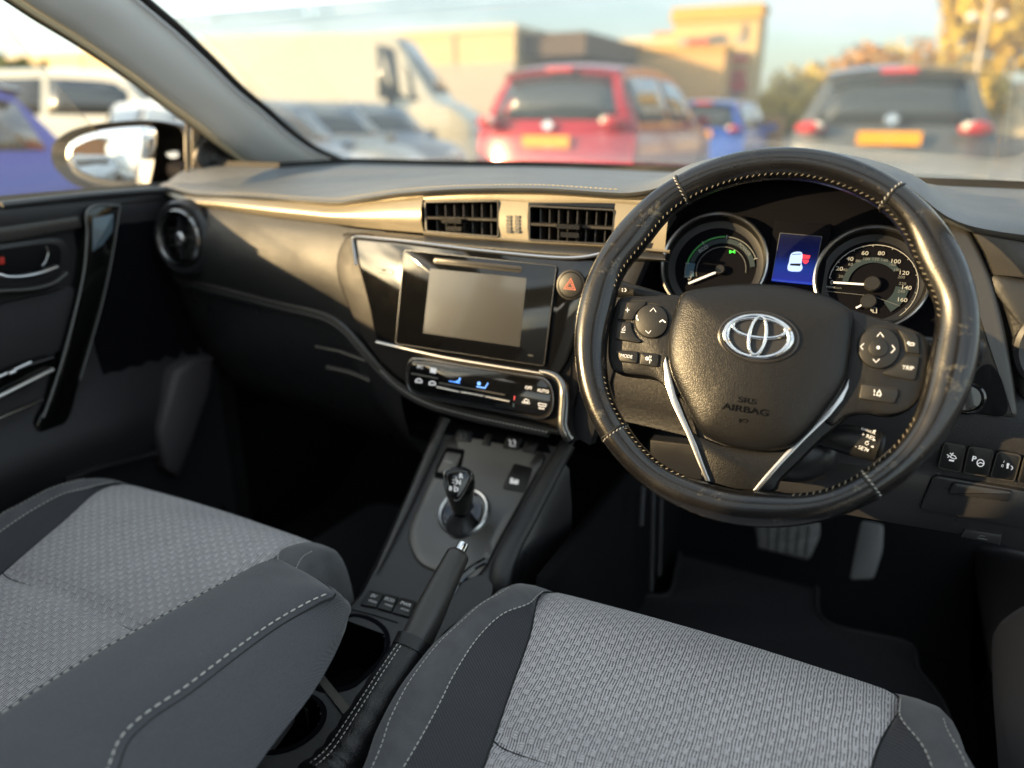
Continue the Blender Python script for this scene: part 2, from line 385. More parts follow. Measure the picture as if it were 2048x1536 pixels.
# ================================================================ STEERING WHEEL
W0 = Vector((0.361, 0.715, 0.907)); WT = R_(25)
WP = Pl(W0, (1, 0, 0), (0, -math.cos(WT), math.sin(WT)))
RO = .183
wheel = thing('steering_wheel', 'black leather-wrapped three-spoke steering wheel with worn patches and white stitching', 'steering wheel', W0)
inner_px = [(1236, 600), (1231, 575), (1236, 555), (1262, 524), (1292, 500), (1305, 474), (1320, 450), (1343, 424), (1380, 402), (1452, 371), (1505, 359), (1572, 354), (1635, 362), (1702, 385), (1765, 416), (1798, 455), (1818, 494), (1826, 535), (1846, 572), (1870, 594), (1881, 620), (1878, 643), (1864, 655), (1858, 700), (1852, 745), (1840, 790), (1826, 834), (1819, 853), (1802, 873), (1786, 892), (1767, 911), (1742, 926), (1718, 947), (1677, 968), (1627, 985), (1590, 990), (1560, 982), (1540, 978), (1505, 984), (1450, 976), (1408, 962), (1385, 952), (1370, 950), (1348, 943), (1329, 931), (1307, 915), (1282, 889), (1258, 856), (1240, 828), (1227, 803), (1218, 779), (1213, 755), (1211, 720), (1212, 680), (1218, 640)]
tab = []
for x, y in inner_px:
    a, b = WP.uv(WP.at(x, y, .004)); tab.append((math.atan2(b, a), math.hypot(a, b)))
tab.sort(); tab = [(tab[-1][0]-2*math.pi, tab[-1][1])]+tab+[(tab[0][0]+2*math.pi, tab[0][1])]
NR = 220; rows = []; innerpt = []
raw = [interp(tab, -math.pi+2*math.pi*i/NR) for i in range(NR)]
for _ in range(4): raw = [sum(raw[(i+k) % NR]*w for k, w in ((-3, .1), (-2, .14), (-1, .16), (0, .2), (1, .16), (2, .14), (3, .1))) for i in range(NR)]
sm = [sum(raw[(i+k) % NR]*w for k, w in ((-2, .12), (-1, .22), (0, .32), (1, .22), (2, .12))) for i in range(NR)]
for i in range(NR):
    a = -math.pi+2*math.pi*i/NR; ri = sm[i]; c = (RO+ri)/2; hw = (RO-ri)/2; hd = .0165; ring = []
    for k in range(20):
        t = 2*math.pi*k/20; ct, st = math.cos(t), math.sin(t)
        ex = .85
        rr = c+hw*math.copysign(abs(ct)**ex, ct); hh = hd*math.copysign(abs(st)**ex, st)*(1 if ct > 0 else 1-.18*abs(ct))
        ring.append(WP.loc(rr*math.cos(a), rr*math.sin(a), hh))
    rows.append(ring); innerpt.append((a, ri))
g = G(); g.loft(rows, cu=True, cv=True)
rim = mesh('rim', g, M_['leather'], wheel, smooth=180)
# seams across the rim, and stitches along the inner edge
def rimpt(a, s, lift=.0006):     # s: angle round the section; 0 = outside, 90 = towards driver, 180 = inside
    ri = sinterp(sorted([(q, r) for q, r in innerpt]), ((a+math.pi) % (2*math.pi))-math.pi); c = (RO+ri)/2; hw = (RO-ri)/2+lift; hd = .0165+lift
    ct, st = math.cos(s), math.sin(s); rr = c+hw*math.copysign(abs(ct)**.85, ct); hh = hd*math.copysign(abs(st)**.85, st)*(1 if ct > 0 else 1-.18*abs(ct))
    return WP.loc(rr*math.cos(a), rr*math.sin(a), hh)
for sx, sy in ((1368, 385), (1778, 400), (1232, 862), (1735, 965)):
    a, b = WP.uv(WP.at(sx, sy, .005)); an = math.atan2(b, a)
    g = G(); g2 = G(); pth = [rimpt(an+.004*math.sin(k), R_(-20+210*k/16), .0002) for k in range(17)]
    g.tube(pth, .0011, 6)
    g2.stitch([rimpt(an+.012, R_(30+150*k/16), .0002) for k in range(17)], .004, .003, .0005, WP.n, .6)
    mesh('rim_seam', g, M_['seam'], rim); mesh('seam_stitching', g2, M_['thread'], rim, smooth=0)
def stitchrun(a0, a1, m, skew):
    g = G(); n = 90; pth = [rimpt(a0+(a1-a0)*k/n, R_(146), .0002) for k in range(n+1)]
    g.stitch(pth, 0.0056, .0042, .00038, lambda p: WP.n, skew); mesh('rim_stitching', g, M_['threadr'], rim, smooth=0)
def ang(x, y):
    a, b = WP.uv(WP.at(x, y, .005)); return math.atan2(b, a)
a0, a1 = ang(1240, 580), ang(1868, 640)
stitchrun(a0-2*math.pi if a0 > a1 and a0 < 0 else a0, a1, 0, 1.1)
stitchrun(ang(1225, 745), ang(1375, 950), 0, 1.1) if ang(1225, 745) < 0 else stitchrun(ang(1225, 745)-2*math.pi, ang(1375, 950), 0, 1.1)
stitchrun(ang(1580, 990), ang(1832, 835), 0, 1.1)
# hub body and spokes (one moulding)
def wslab(g, pts, h1, th, bev=.002, n=None, rnd=0):
    q = [WP.at(x, y, h1) for x, y in pts]
    if n: q = crom(q, n, True)
    if rnd: q = rpoly(q, rnd)
    return g.slab(q, WP.n, th, bev)
g = G()
left_pod = [(1364, 590), (1300, 590), (1245, 592), (1236, 597), (1225, 618), (1217, 650), (1214, 690), (1216, 722), (1226, 742), (1250, 748), (1305, 756), (1330, 775), (1338, 790), (1380, 780), (1400, 700), (1400, 620)]
wslab(g, left_pod, -.006, .028, .004, 90)
right_pod = [(1690, 612), (1706, 618), (1790, 645), (1832, 660), (1850, 672), (1858, 690), (1858, 730), (1850, 775), (1838, 800), (1815, 820), (1780, 830), (1730, 824), (1690, 832), (1660, 850), (1630, 800), (1640, 700)]
wslab(g, right_pod, -.006, .028, .004, 90)
spokes = [(1310, 745), (1345, 775), (1372, 815), (1392, 868), (1400, 935), (1402, 962), (1420, 972), (1506, 990), (1548, 982), (1556, 964), (1590, 930), (1640, 880), (1690, 835), (1720, 780), (1640, 720), (1400, 700)]
wslab(g, spokes, -.012, .024, .004, 80)
pod = mesh('spoke_moulding', g, M_['pod'], wheel, smooth=40)
# lower spoke leather-grain insert
g = G(); wslab(g, [(1382, 862), (1395, 872), (1440, 890), (1500, 900), (1560, 895), (1600, 880), (1625, 862), (1600, 892), (1560, 930), (1530, 958), (1509, 981), (1470, 978), (1421, 966), (1410, 940), (1398, 905)], -.0075, .01, .0015)
mesh('lower_spoke', g, M_['hub'], wheel)
# chrome-silver V strips
for nm, pts in (('l', [(1327, 727), (1331, 712), (1338, 735), (1352, 790), (1372, 840), (1394, 890), (1408, 930), (1421, 963), (1411, 963), (1395, 925), (1372, 868), (1345, 812), (1330, 770)]),
                ('r', [(1698, 757), (1697, 775), (1686, 800), (1660, 832), (1610, 880), (1560, 932), (1516, 983), (1505, 981), (1530, 950), (1570, 905), (1620, 855), (1665, 808), (1688, 775)])):
    g = G(); wslab(g, pts, -.003, .012, .0012); mesh('spoke_trim', g, M_['silver'], wheel)
# airbag cover: domed cushion
hub_px = [(1364, 588), (1375, 583), (1400, 577), (1445, 571), (1500, 568), (1560, 571), (1615, 581), (1660, 594), (1700, 617), (1706, 626), (1706, 660), (1702, 700), (1697, 738), (1693, 757), (1678, 788), (1655, 820), (1630, 852), (1605, 878), (1585, 892), (1560, 900), (1520, 903), (1475, 897), (1430, 882), (1405, 868), (1388, 845), (1370, 808), (1350, 765), (1340, 735), (1336, 700), (1340, 660), (1352, 615)]
q = crom([WP.at(x, y, -.001) for x, y in hub_px], 120, True); ctr = WP.at(1522, 710, -.001)
g = G(); g.dome(q, ctr, WP.n, [(.985, -.025), (.995, -.006), (1.0, -.001), (.995, .0025), (.975, .006), (.94, .0085), (.88, .011), (.78, .0135), (.66, .0155), (.52, .017), (.36, .0182), (.18, .0188), (0, .019)])
hub = mesh('airbag_cover', g, M_['hub'], wheel, smooth=60)
HP = WP.off(.0195)
g = G(); g.text('SRS', HP, 1493, 801, 11, .0004, sx=1.6, bold=.012); g.text('AIRBAG', HP, 1490, 819, 13, .0004, sx=1.45, bold=.012)
hp = HP.at(1485, 840); g.ribbon([HP.at(1478, 836), HP.at(1478, 845)], .0007, HP.n); g.ribbon([HP.at(1478, 840), HP.at(1490, 837), HP.at(1494, 840), HP.at(1490, 844), HP.at(1478, 841)], .0007, HP.n)
oc = WP.uv(ctr); ot = sorted([(math.atan2(WP.uv(p)[1]-oc[1], WP.uv(p)[0]-oc[0]), math.hypot(WP.uv(p)[0]-oc[0], WP.uv(p)[1]-oc[1])) for p in q])
dp = [(0, .019), (.18, .0188), (.36, .0182), (.52, .017), (.66, .0155), (.78, .0135), (.88, .011), (.94, .0085), (1, 0)]
for i, p in enumerate(g.v):
    a, b = WP.uv(p); s = math.hypot(a-oc[0], b-oc[1])/interp(ot, math.atan2(b-oc[1], a-oc[0])); ex_h = (p-HP.o).dot(WP.n)
    g.v[i] = WP.loc(a, b, sinterp(dp, s)-.001+.0003+ex_h)
mesh('embossed_lettering', g, M_['piano'], hub, smooth=0)
# emblem: recess ring, three ellipses in chrome
EP = WP.off(.0212)
ex, ey = EP.uv(EP.at(1515, 673)); ea = ((EP.at(1443, 668)-EP.at(1588, 680)).length)/2; eb = ea*.66; er = R_(0)
g = G(); g.dome(ell(EP, ex, ey, ea*1.13, eb*1.15, 60), EP.loc(ex, ey), EP.n, [(1.0, -.006), (1.0, -.0022), (.96, -.0016), (.93, -.0026), (0, -.0026)]); emb_b = mesh('emblem_base', g, M_['smooth'], wheel)
def ering(g, cx, cy, a, b, wx, wy, hgt, n=72, wfun=None):
    rows = []
    for k in range(n):
        t = 2*math.pi*k/n; ct, st = math.cos(t), math.sin(t); w = 1 if wfun is None else wfun(t)
        prof = [(0, -.003), (0, hgt*.5), (.18, hgt*.9), (.5, hgt), (.82, hgt*.9), (1, hgt*.5), (1, -.003)]
        rows.append([EP.loc(cx+(a-wx*w*s)*ct, cy+(b-wy*w*s)*st, h-.0016) for s, h in prof])
    g.loft(rows, cu=False, cv=True); return g
g = G()
ering(g, ex, ey, ea, eb, ea*.16, eb*.17, .0034, wfun=lambda t: 1+.35*abs(math.cos(t))**2)
ering(g, ex, ey+eb*.36, ea*.80, eb*.50, ea*.13, eb*.17, .0034, wfun=lambda t: 1-.25*abs(math.sin(t)) if t < math.pi else 1.)
ering(g, ex, ey+eb*.02, ea*.285, eb*.93, ea*.14, eb*.22, .0038, wfun=lambda t: .8)
mesh('emblem', g, M_['chrome'], wheel, smooth=50)
# buttons ---------------------------------------------------------
def wbutton(pts, h1=-.0035, n=None, rnd=.0022, name='button'):
    g = G(); wslab(g, pts, h1, .006, .0009, n, rnd if not n else 0); b = mesh(name, g, M_['button'], wheel, smooth=50)
    g = G(); q = [WP.at(x, y, -.0055) for x, y in pts]; c = sum(q, Vector())/len(q); q = [p+(p-c).normalized()*.0012 for p in q]
    if n: q = crom(q, n, True)
    else: q = rpoly(q, .003)
    g.slab(q, WP.n, .003); mesh('button_gap', g, M_['seam'], b)
    return b
BP = WP.off(-.0031)
def ic(b, fn, name='symbol'):
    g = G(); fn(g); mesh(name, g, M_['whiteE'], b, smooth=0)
def st(g, pts, w=.0007, pl=None, closed=False): pl = pl or BP; g.ribbon([pl.at(x, y) for x, y in pts], w, pl.n, .0002, closed)
def circ(cx, cy, rx, ry=None, n=14, a0=0, a1=360): ry = ry or rx; return [(cx+rx*math.cos(R_(a0+(a1-a0)*k/n)), cy-ry*math.sin(R_(a0+(a1-a0)*k/n))) for k in range(n+1)]
b = wbutton([(1240, 603), (1290, 602), (1292, 608), (1272, 625), (1266, 640), (1234, 639)]); ic(b, lambda g: (st(g, [(1251, 620), (1259, 620)]), st(g, [(1255, 615.5), (1255, 624.5)]), ))
b = wbutton([(1234, 643), (1262, 644), (1264, 660), (1272, 674), (1284, 682), (1278, 686), (1230, 678)]); ic(b, lambda g: (st(g, [(1242, 664), (1250, 665)]), st(g, [(1244, 660), (1250, 652), (1250, 661), (1244, 660)])))
b = wbutton(circ(1303, 642, 33, 34, 24)[:-1], -.0025, 48)
BP = WP.off(-.0021)
ic(b, lambda g: (st(g, [(1300, 623), (1307, 616), (1312, 624)]), st(g, [(1291, 661), (1297, 667), (1302, 661)]), st(g, [(1274, 630), (1273, 636), (1277, 641)], .0014), st(g, [(1319, 644), (1325, 640), (1331, 645)], .0014)))
BP = WP.off(-.0031)
b = wbutton([(1230, 700), (1276, 704), (1274, 727), (1240, 723)]); ic(b, lambda g: g.text('MODE', BP, 1253, 712.5, 6.6, .0002, sx=.95), 'lettering')
b = wbutton([(1281, 705), (1318, 709), (1315, 734), (1279, 729)]); ic(b, lambda g: (st(g, circ(1294, 717, 2.2, 3), .001), st(g, [(1300, 711), (1297, 717), (1300, 723), (1299, 727)]), st(g, [(1303, 712), (1301, 716)]), st(g, [(1303, 722), (1301, 718)])))
b = wbutton(circ(1758, 695, 42, 42, 24)[:-1], -.0025, 56)
BP = WP.off(-.0021)
ic(b, lambda g: (st(g, [(1754, 673), (1761, 665), (1767, 674)]), st(g, [(1746, 718), (1752, 725), (1759, 718)]), st(g, [(1728, 687), (1721, 693), (1726, 699)]), st(g, [(1784, 690), (1790, 698), (1782, 706)])))
cb = G(); wslab(cb, circ(1757, 696, 20, 18.5, 20)[:-1], -.001, .004, .0008, 40); c_ = mesh('centre_button', cb, M_['button'], b)
g = G(); WP2 = WP.off(-.0004); g.slab([WP2.at(x, y) for x, y in circ(1756.5, 695, 3.3, 3.3, 14)[:-1]], WP.n, .0006); mesh('dot', g, M_['whiteE'], c_)
BP = WP.off(-.0031)
b = wbutton([(1790, 655), (1832, 666), (1838, 676), (1840, 709), (1812, 705), (1808, 682), (1798, 664)]); ic(b, lambda g: (st(g, [(1815, 686), (1827, 686), (1829, 688), (1827, 691), (1818, 690)]), st(g, [(1818, 683), (1815, 686), (1819, 689)], .001)))
b = wbutton([(1811, 711), (1840, 713), (1838, 730), (1832, 758), (1825, 761), (1775, 752), (1764, 744), (1790, 734), (1803, 722)]); ic(b, lambda g: g.text('TRIP', BP, 1816, 736, 8, .0002, sx=.95), 'lettering')
b = wbutton([(1723, 766), (1796, 778), (1798, 786), (1790, 806), (1783, 807), (1720, 798), (1718, 793)])
ic(b, lambda g: (st(g, [(1749, 779), (1749, 785)]), st(g, [(1748.6, 787), (1748.6, 791)]), st(g, [(1753, 791), (1756, 783), (1761, 784), (1761, 791), (1754, 791)]), st(g, [(1757, 783), (1759, 779), (1760, 784)]), st(g, [(1763, 788), (1759, 793)])))
# steering column shroud + stalks
col_o = thing('steering_column', 'dark plastic shroud around the column behind the steering wheel', 'steering column', W0+Vector((0, .1, -.06)))
g = G(); cpl = Pl(W0, (1, 0, 0), WP.n)
rows = []
for h, s in ((-.030, .62), (-.04, .78), (-.06, .84), (-.10, .92), (-.16, 1.)):
    rows.append([cpl.loc(.085*s*math.copysign(abs(math.cos(t))**.8, math.cos(t)), -.022*s+.062*s*math.copysign(abs(math.sin(t))**.8, math.sin(t)), h) for t in [2*math.pi*k/36 for k in range(36)]])
g.loft(rows, cu=True, cap=True); mesh('shroud', g, M_['smooth'], col_o)
# lower shroud bulge seen through the lower right opening
g = G(); q = [WP.at(x, y, -.075) for x, y in circ(1590, 905, 92, 60, 20)[:-1]]; g.dome(q, WP.at(1590, 905, -.075), WP.n, [(1, -.12), (1, -.01), (.96, .002), (.85, .01), (.6, .016), (0, .018)]); mesh('lower_shroud', g, M_['smooth'], col_o, smooth=60)
SP = WP.off(-.045)
stalk = thing('cruise_control_stalk', 'short black cruise control stalk lettered RES, SET and CANCEL behind lower right of wheel', 'stalk', SP.at(1650, 880))
g = G(); pth = [SP.at(x, y) for x, y in ((1600, 862), (1640, 872), (1690, 878), (1725, 886), (1752, 892))]
g.tube(crom(pth, 16), lambda t: .006+.0085*min(1, t*1.6), 16, up=SP.n, flat=.8); s1 = mesh('stalk_body', g, M_['button'], stalk)
g = G(); g.tube([SP.at(1752, 892), SP.at(1757, 893.5)], .0150, 18, up=SP.n); g.tube([SP.at(1757, 893.5), SP.at(1764, 895), SP.at(1767, 895.6)], lambda t: .0138-.002*t, 18, up=SP.n); mesh('end_button', g, M_['button'], stalk)
g = G(); LP = SP.off(.0125); rt = R_(-12)
g.text('+ RES', LP, 1736, 873, 7.5, .0002, rt); g.text('- SET', LP, 1722, 896, 7.5, .0002, rt); g.text('CANCEL', LP, 1737, 862, 4.6, .0002, rt, sx=1.15)
for tx, ty, d in ((1748, 879, 1), (1735, 901, -1), (1749, 863, -1)): g.add([LP.at(tx-3, ty+2.5*d), LP.at(tx+3, ty+2.5*d), LP.at(tx, ty-3*d)], [(0, 1, 2)])
g.add([LP.at(1747, 891), LP.at(1747, 896), LP.at(1741, 893)], [(0, 1, 2)]); st(g, circ(1734, 886, 3.6, 3.6, 12, 60, 350), .0005, LP); st(g, [(1734, 886), (1738, 882)], .0005, LP)
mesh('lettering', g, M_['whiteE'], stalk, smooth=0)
SP = WP.off(-.05)
st2 = thing('light_switch_stalk', 'black indicator stalk with headlamp ring poking out above left spoke', 'stalk', SP.at(1290, 590))
g = G(); g.tube([SP.at(x, y) for x, y in ((1330, 600), (1290, 590), (1255, 582), (1238, 577))], lambda t: .007+.003*t, 14, up=SP.n); mesh('stalk_body', g, M_['button'], st2)
g = G(); LP = SP.off(.0105); st(g, circ(1249, 580, 3.2, 3, 8, -90, 90)+[(1249, 577)], .0007, LP); st(g, [(1244, 577), (1246, 577.5)], .0006, LP); st(g, [(1243.5, 580), (1246, 580.5)], .0006, LP); st(g, [(1244, 583), (1246, 583)], .0006, LP); mesh('symbol', g, M_['whiteE'], st2, smooth=0)
SP = WP.off(-.05)
st3 = thing('wiper_stalk', 'black wiper stalk tip showing beside the right edge of the wheel rim', 'stalk', SP.at(1930, 690))
g = G(); g.tube([SP.at(x, y) for x, y in ((1800, 680), (1880, 695), (1930, 703), (1962, 706), (1968, 707))], lambda t: .007+.006*min(t*1.2, 1) if t < .97 else .008, 14, up=SP.n); mesh('stalk_body', g, M_['smooth'], st3)

# ================================================================ INSTRUMENT CLUSTER
CP = tilt((0.37, 0.875, 0.945), 25)
clus = thing('instrument_cluster', 'instrument binnacle with two silver-ringed dials and a blue display between them', 'instrument cluster', CP.loc(0, -.06))
g = G(); q = pxs(CP, [(1235, 640), (1255, 560), (1300, 470), (1360, 415), (1450, 375), (1570, 362), (1700, 385), (1790, 440), (1850, 500), (1885, 580), (1900, 700), (1700, 760), (1300, 760)], -.012, 80)
g.slab(q, CP.n, .004, 0); mesh('backing_panel', g, M_['dark'], clus)
def gauge(cx, rx0, rx1, ytop, ybot):
    a = CP.at(rx0, cx[1]); b = CP.at(rx1, cx[1]+ (rx1-rx0)*.10); c = (a+b)/2; r = (b-a).length/2
    u, v = CP.uv(c); return u, v, r
for (cx, x0, x1, nm) in (((1429, 518), 1328, 1531, 'power'), ((1742, 545), 1633, 1858, 'speed')):
    u, v, r = gauge(cx, x0, x1, 0, 0)
    ct = Pl(CP.loc(u, v), CP.u, CP.n)
    gt = [o for o in ()]
    g = G(); g.lathe(ct, [(r-.001, -.006), (r-.001, .004), (r+.0008, .006), (r+.0025, .005), (r+.003, 0), (r+.003, -.012)], 72, cap=False)
    d = mesh('gauge_ring', g, M_['silver'], clus, label='silver ring of the %s dial' % nm)
    g = G(); g.lathe(ct, [(r-.001, -.002), (r*.93, -.010), (r*.80, -.012), (0, -.0125)], 60); mesh('gauge_face', g, M_['dial'], d)
# left dial markings
DP = CP.off(-.0105); g = G(); gg = G(); gb = G()
def arc(c, r, a0, a1, n=24, ry=None): return circ(c[0], c[1], r, ry or r, n, a0, a1)
lc = (1441.5, 541)
LPp = DP.off(.0004)
lu, lv = DP.uv(DP.at(*lc)); lr = (DP.at(1372, 541)-DP.at(*lc)).length
def larc(g, r, a0, a1, w, cu_, cv_, pl): g.ribbon([pl.loc(cu_+r*math.cos(R_(a0+(a1-a0)*k/24)), cv_+r*math.sin(R_(a0+(a1-a0)*k/24))) for k in range(25)], w, pl.n, .0002)
for gr, a0, a1, mname in ((gg, 172, 92, 'green'), (gb, 195, 173, 'tealb')): larc(gr, lr, a0, a1, .0016, lu, lv, LPp)
larc(gb, lr*.88, 198, 170, .009, lu, lv, DP.off(.0002)); mesh('charge_band', gb, M_['tealb'], clus, smooth=0); mesh('eco_band', gg, M_['green'], clus, smooth=0)
g = G(); larc(g, lr*.88, 168, 12, .0055, lu, lv, DP.off(.0002)); mesh('dim_band', g, M_['teal'], clus, smooth=0)
g = G(); larc(g, lr, 88, 25, .0012, lu, lv, LPp); larc(g, lr*.70, 200, 0, .0006, lu, lv, LPp); g.text('POWER', LPp, 1489, 499, 7, .0001, R_(-42)); mesh('dim_scale', g, M_['dimw'], clus, smooth=0)
g = G(); g.text('ECO', LPp, 1407, 498, 7.2, .0001, R_(38), bold=.01); g.text('CHG', LPp, 1381, 551, 6.5, .0001, R_(80), bold=.01)
for a in (90, 130, 173, 196, 25):
    g.ribbon([LPp.loc(lu+lr*k*math.cos(R_(a)), lv+lr*k*math.sin(R_(a))) for k in (.95, 1.05)], .0008, LPp.n, .0002)
larc(g, lr*1.02, 196, 173, .0008, lu, lv, LPp)
mesh('scale_lettering', g, M_['dialw'], clus, smooth=0)
g = G(); ctl = Pl(LPp.loc(lu, lv), CP.u, CP.n); g.lathe(ctl, [(lr*.145, 0), (lr*.145, .004), (lr*.12, .006), (0, .006)], 32); mesh('needle_hub', g, M_['dialh'], clus)
g = G(); NP = LPp.off(.003); g.ribbon([NP.at(1431, 545), NP.at(1377, 567)], .0022, NP.n, .0006); mesh('needle', g, M_['whiteE'], clus, smooth=0)
g = G(); g.add([LPp.at(1459, 500), LPp.at(1459, 507), LPp.at(1465, 503.5)], [(0, 1, 2)]); g.add([LPp.at(1470, 500), LPp.at(1470, 507), LPp.at(1464, 503.5)], [(0, 1, 2)]); mesh('indicator_symbol', g, M_['gE'], clus, smooth=0)
# right dial
rc = (1744.7, 569); ru, rv_ = DP.uv(DP.at(*rc)); rr = (DP.at(1657, 565)-DP.at(*rc)).length
g = G(); larc(g, rr, 176, -45, .0007, ru, rv_, LPp)
for s, x, y in (('0', 1664, 565), ('20', 1679, 537.5), ('40', 1700, 518), ('60', 1730, 506.6), ('80', 1762.6, 507), ('100', 1791, 523), ('120', 1807.6, 546), ('140', 1812.5, 575.6), ('160', 1804, 600)): g.text(s, LPp, x, y, 8.2, .0001, sx=1.15, bold=.008)
g.text('MPH', LPp, 1661, 574.5, 4, .0001, sx=1.4)
for k in range(17):
    a = 176-k*(176+33)/16; g.ribbon([LPp.loc(ru+rr*q*math.cos(R_(a)), rv_+rr*q*math.sin(R_(a))) for q in ((.955 if k % 2 == 0 else .975), 1.0)], .0007, LPp.n, .0002)
g.ribbon([LPp.at(1746, 615), LPp.at(1746, 625), LPp.at(1753, 626), LPp.at(1753, 616)], .0012, LPp.n, .0002, True); g.add([LPp.at(1740, 620), LPp.at(1744, 617), LPp.at(1744, 624)], [(0, 1, 2)])
mesh('speed_lettering', g, M_['dialw'], clus, smooth=0)
g = G()
for s, x, y in (('20', 1681.5, 553), ('40', 1690, 540), ('60', 1701, 529), ('80', 1716, 522), ('100', 1732.6, 518), ('120', 1751, 518.6), ('140', 1768.5, 521), ('160', 1784.8, 529.4), ('180', 1794, 540), ('200', 1802.7, 554.5), ('220', 1805, 567.5), ('240', 1802.7, 583)): g.text(s, LPp, x, y, 5.6, .0001, sx=1.15)
g.text('km/h', LPp, 1677, 576, 3.6, .0001, sx=1.2); g.ribbon([LPp.at(1650, 582), LPp.at(1745, 592), LPp.at(1800, 612)], .0004, LPp.n, .0002); mesh('metric_lettering', g, M_['dimw'], clus, smooth=0)
g = G(); larc(g, rr*.62, 180, 40, .006, ru, rv_, DP.off(.0002)); larc(g, rr*.66, 0, -52, .013, ru, rv_, DP.off(.0002)); mesh('dim_band', g, M_['teal'], clus, smooth=0)
g = G(); ctl = Pl(LPp.loc(ru, rv_), CP.u, CP.n); g.lathe(ctl, [(.0085, 0), (.0085, .004), (.007, .006), (0, .006)], 32)
fu, fv = DP.uv(DP.at(1737, 604)); ctf = Pl(LPp.loc(fu, fv), CP.u, CP.n); g.lathe(ctf, [(.0082, 0), (.0082, .004), (.007, .0055), (0, .0055)], 32); mesh('needle_hub', g, M_['dialh'], clus)
g = G(); g.ribbon([NP.at(1729, 569), NP.at(1667, 565)], .0020, NP.n, .0006); g.ribbon([NP.at(1727, 608), NP.at(1712, 616)], .0018, NP.n, .0006); mesh('needle', g, M_['whiteE'], clus, smooth=0)
# central display
def dispmat():
    m = bpy.data.materials.new('blue_display'); m.use_nodes = True; N = m.node_tree.nodes; L = m.node_tree.links; b = N['Principled BSDF']
    b.inputs['Base Color'].default_value = (.005, .006, .012, 1); b.inputs['Roughness'].default_value = .15
    tc = N.new('ShaderNodeTexCoord'); sx = N.new('ShaderNodeSeparateXYZ'); L.new(tc.outputs['Generated'], sx.inputs[0])
    r = N.new('ShaderNodeValToRGB'); r.color_ramp.elements[0].color = (.0, .05, .75, 1); r.color_ramp.elements[0].position = 0; r.color_ramp.elements[1].color = (.0, .0, .012, 1); r.color_ramp.elements[1].position = .95
    e = r.color_ramp.elements.new(.07); e.color = (.0, .006, .16, 1); e = r.color_ramp.elements.new(.32); e.color = (.0, .015, .15, 1); e = r.color_ramp.elements.new(.55); e.color = (.0, .002, .035, 1)
    L.new(sx.outputs[2], r.inputs[0]); L.new(r.outputs[0], b.inputs['Emission Color']); b.inputs['Emission Strength'].default_value = .6
    return m
dq = pxs(CP, [(1560, 466), (1644, 473), (1625, 569), (1543, 561)], -.004)
g = G(); g.slab(pxs(CP, [(1549, 440), (1664, 448), (1640, 600), (1526, 592)], -.006), CP.n, .006, .001); mesh('display_surround', g, M_['dark'], clus)
g = G(); g.slab(dq, CP.n, .002); disp = mesh('display', g, dispmat(), clus, smooth=0)
DQ = CP.off(-.0036)
g = G(); st(g, [(1560, 466), (1644, 473), (1625, 569), (1543, 561)], .0006, DQ, True); st(g, [(1545, 560), (1626, 567)], .0005, DQ); mesh('display_border', g, M_['dimw'], disp, smooth=0)
carw = mat('display_car_white', (.4, .5, .7), .5, emis=(.5, .65, 1, .40)); card = mat('display_car_dark', (0, 0, 0), .5); carr = mat('display_car_red', (.5, 0, 0), .5, emis=(.8, .03, .04, .8))
g = G(); g.slab(crom([DQ.at(x, y) for x, y in ((1586, 505), (1602, 504), (1605, 510), (1603, 527), (1605, 535), (1601, 542), (1590, 543), (1577, 541), (1575, 534), (1578, 524), (1581, 510))], 40, True), DQ.n, .0004); mesh('display_car_graphic', g, carw, disp, smooth=0)
DR = DQ.off(.0003); g = G(); g.add([DR.at(x, y) for x, y in ((1581, 527), (1602, 527), (1600, 532), (1580, 531))], [(0, 1, 2, 3)]); st(g, [(1584, 509), (1603, 508)], .0006, DR); mesh('display_car_window', g, card, disp, smooth=0)
g = G(); g.add([DR.at(x, y) for x, y in ((1605, 509), (1621, 511), (1618, 518), (1605, 517))], [(0, 1, 2, 3)]); g.add([DR.at(x, y) for x, y in ((1605, 519), (1617, 520), (1617, 524), (1611, 528), (1606, 525))], [(0, 1, 2, 3, 4)]); mesh('display_open_doors', g, carr, disp, smooth=0)
# ================================================================ DASHBOARD
dash = thing('dashboard', 'black soft-touch dashboard running below the windscreen with gold-lit trim and air vents', 'dashboard', (0, .95, .7))
def yrow(pts):  # [(px,py,Y)] -> table by X
    q = [PY(x, y, Y) for x, y, Y in pts]; q.sort(key=lambda p: p.x)
    return ([(p.x, p.y) for p in q], [(p.x, p.z) for p in q])
def zrow(pts, z):
    q = [PZ(x, y, z) for x, y in pts]; q.sort(key=lambda p: p.x); return ([(p.x, p.y) for p in q], [(p.x, p.z) for p in q])
def samp(row, xs): return [Vector((x, sinterp(row[0], x), sinterp(row[1], x))) for x in xs]
xs = [-.735+1.47*i/196 for i in range(197)]
WSZ = 1.018
A = zrow([(560, 336), (640, 330), (700, 326), (900, 331), (1100, 334), (1360, 345), (1560, 352), (1860, 370), (2048, 378), (2200, 386)], WSZ)
C_ = yrow([(300, 362, .99), (335, 364, .965), (500, 374, .935), (600, 386, .905), (670, 388, .89), (730, 382, .88), (800, 372, .875), (939, 364, .875), (1100, 364, .875), (1240, 370, .875), (1310, 362, .885), (1370, 332, .885), (1450, 312, .885), (1560, 303, .885), (1650, 303, .885), (1700, 310, .885), (1760, 324, .885), (1800, 338, .885), (1825, 348, .885), (1849, 362, .885), (1866, 376, .89), (1894, 399, .90), (1939, 420, .895), (1998, 434, .885), (2048, 440, .88), (2200, 452, .88)])
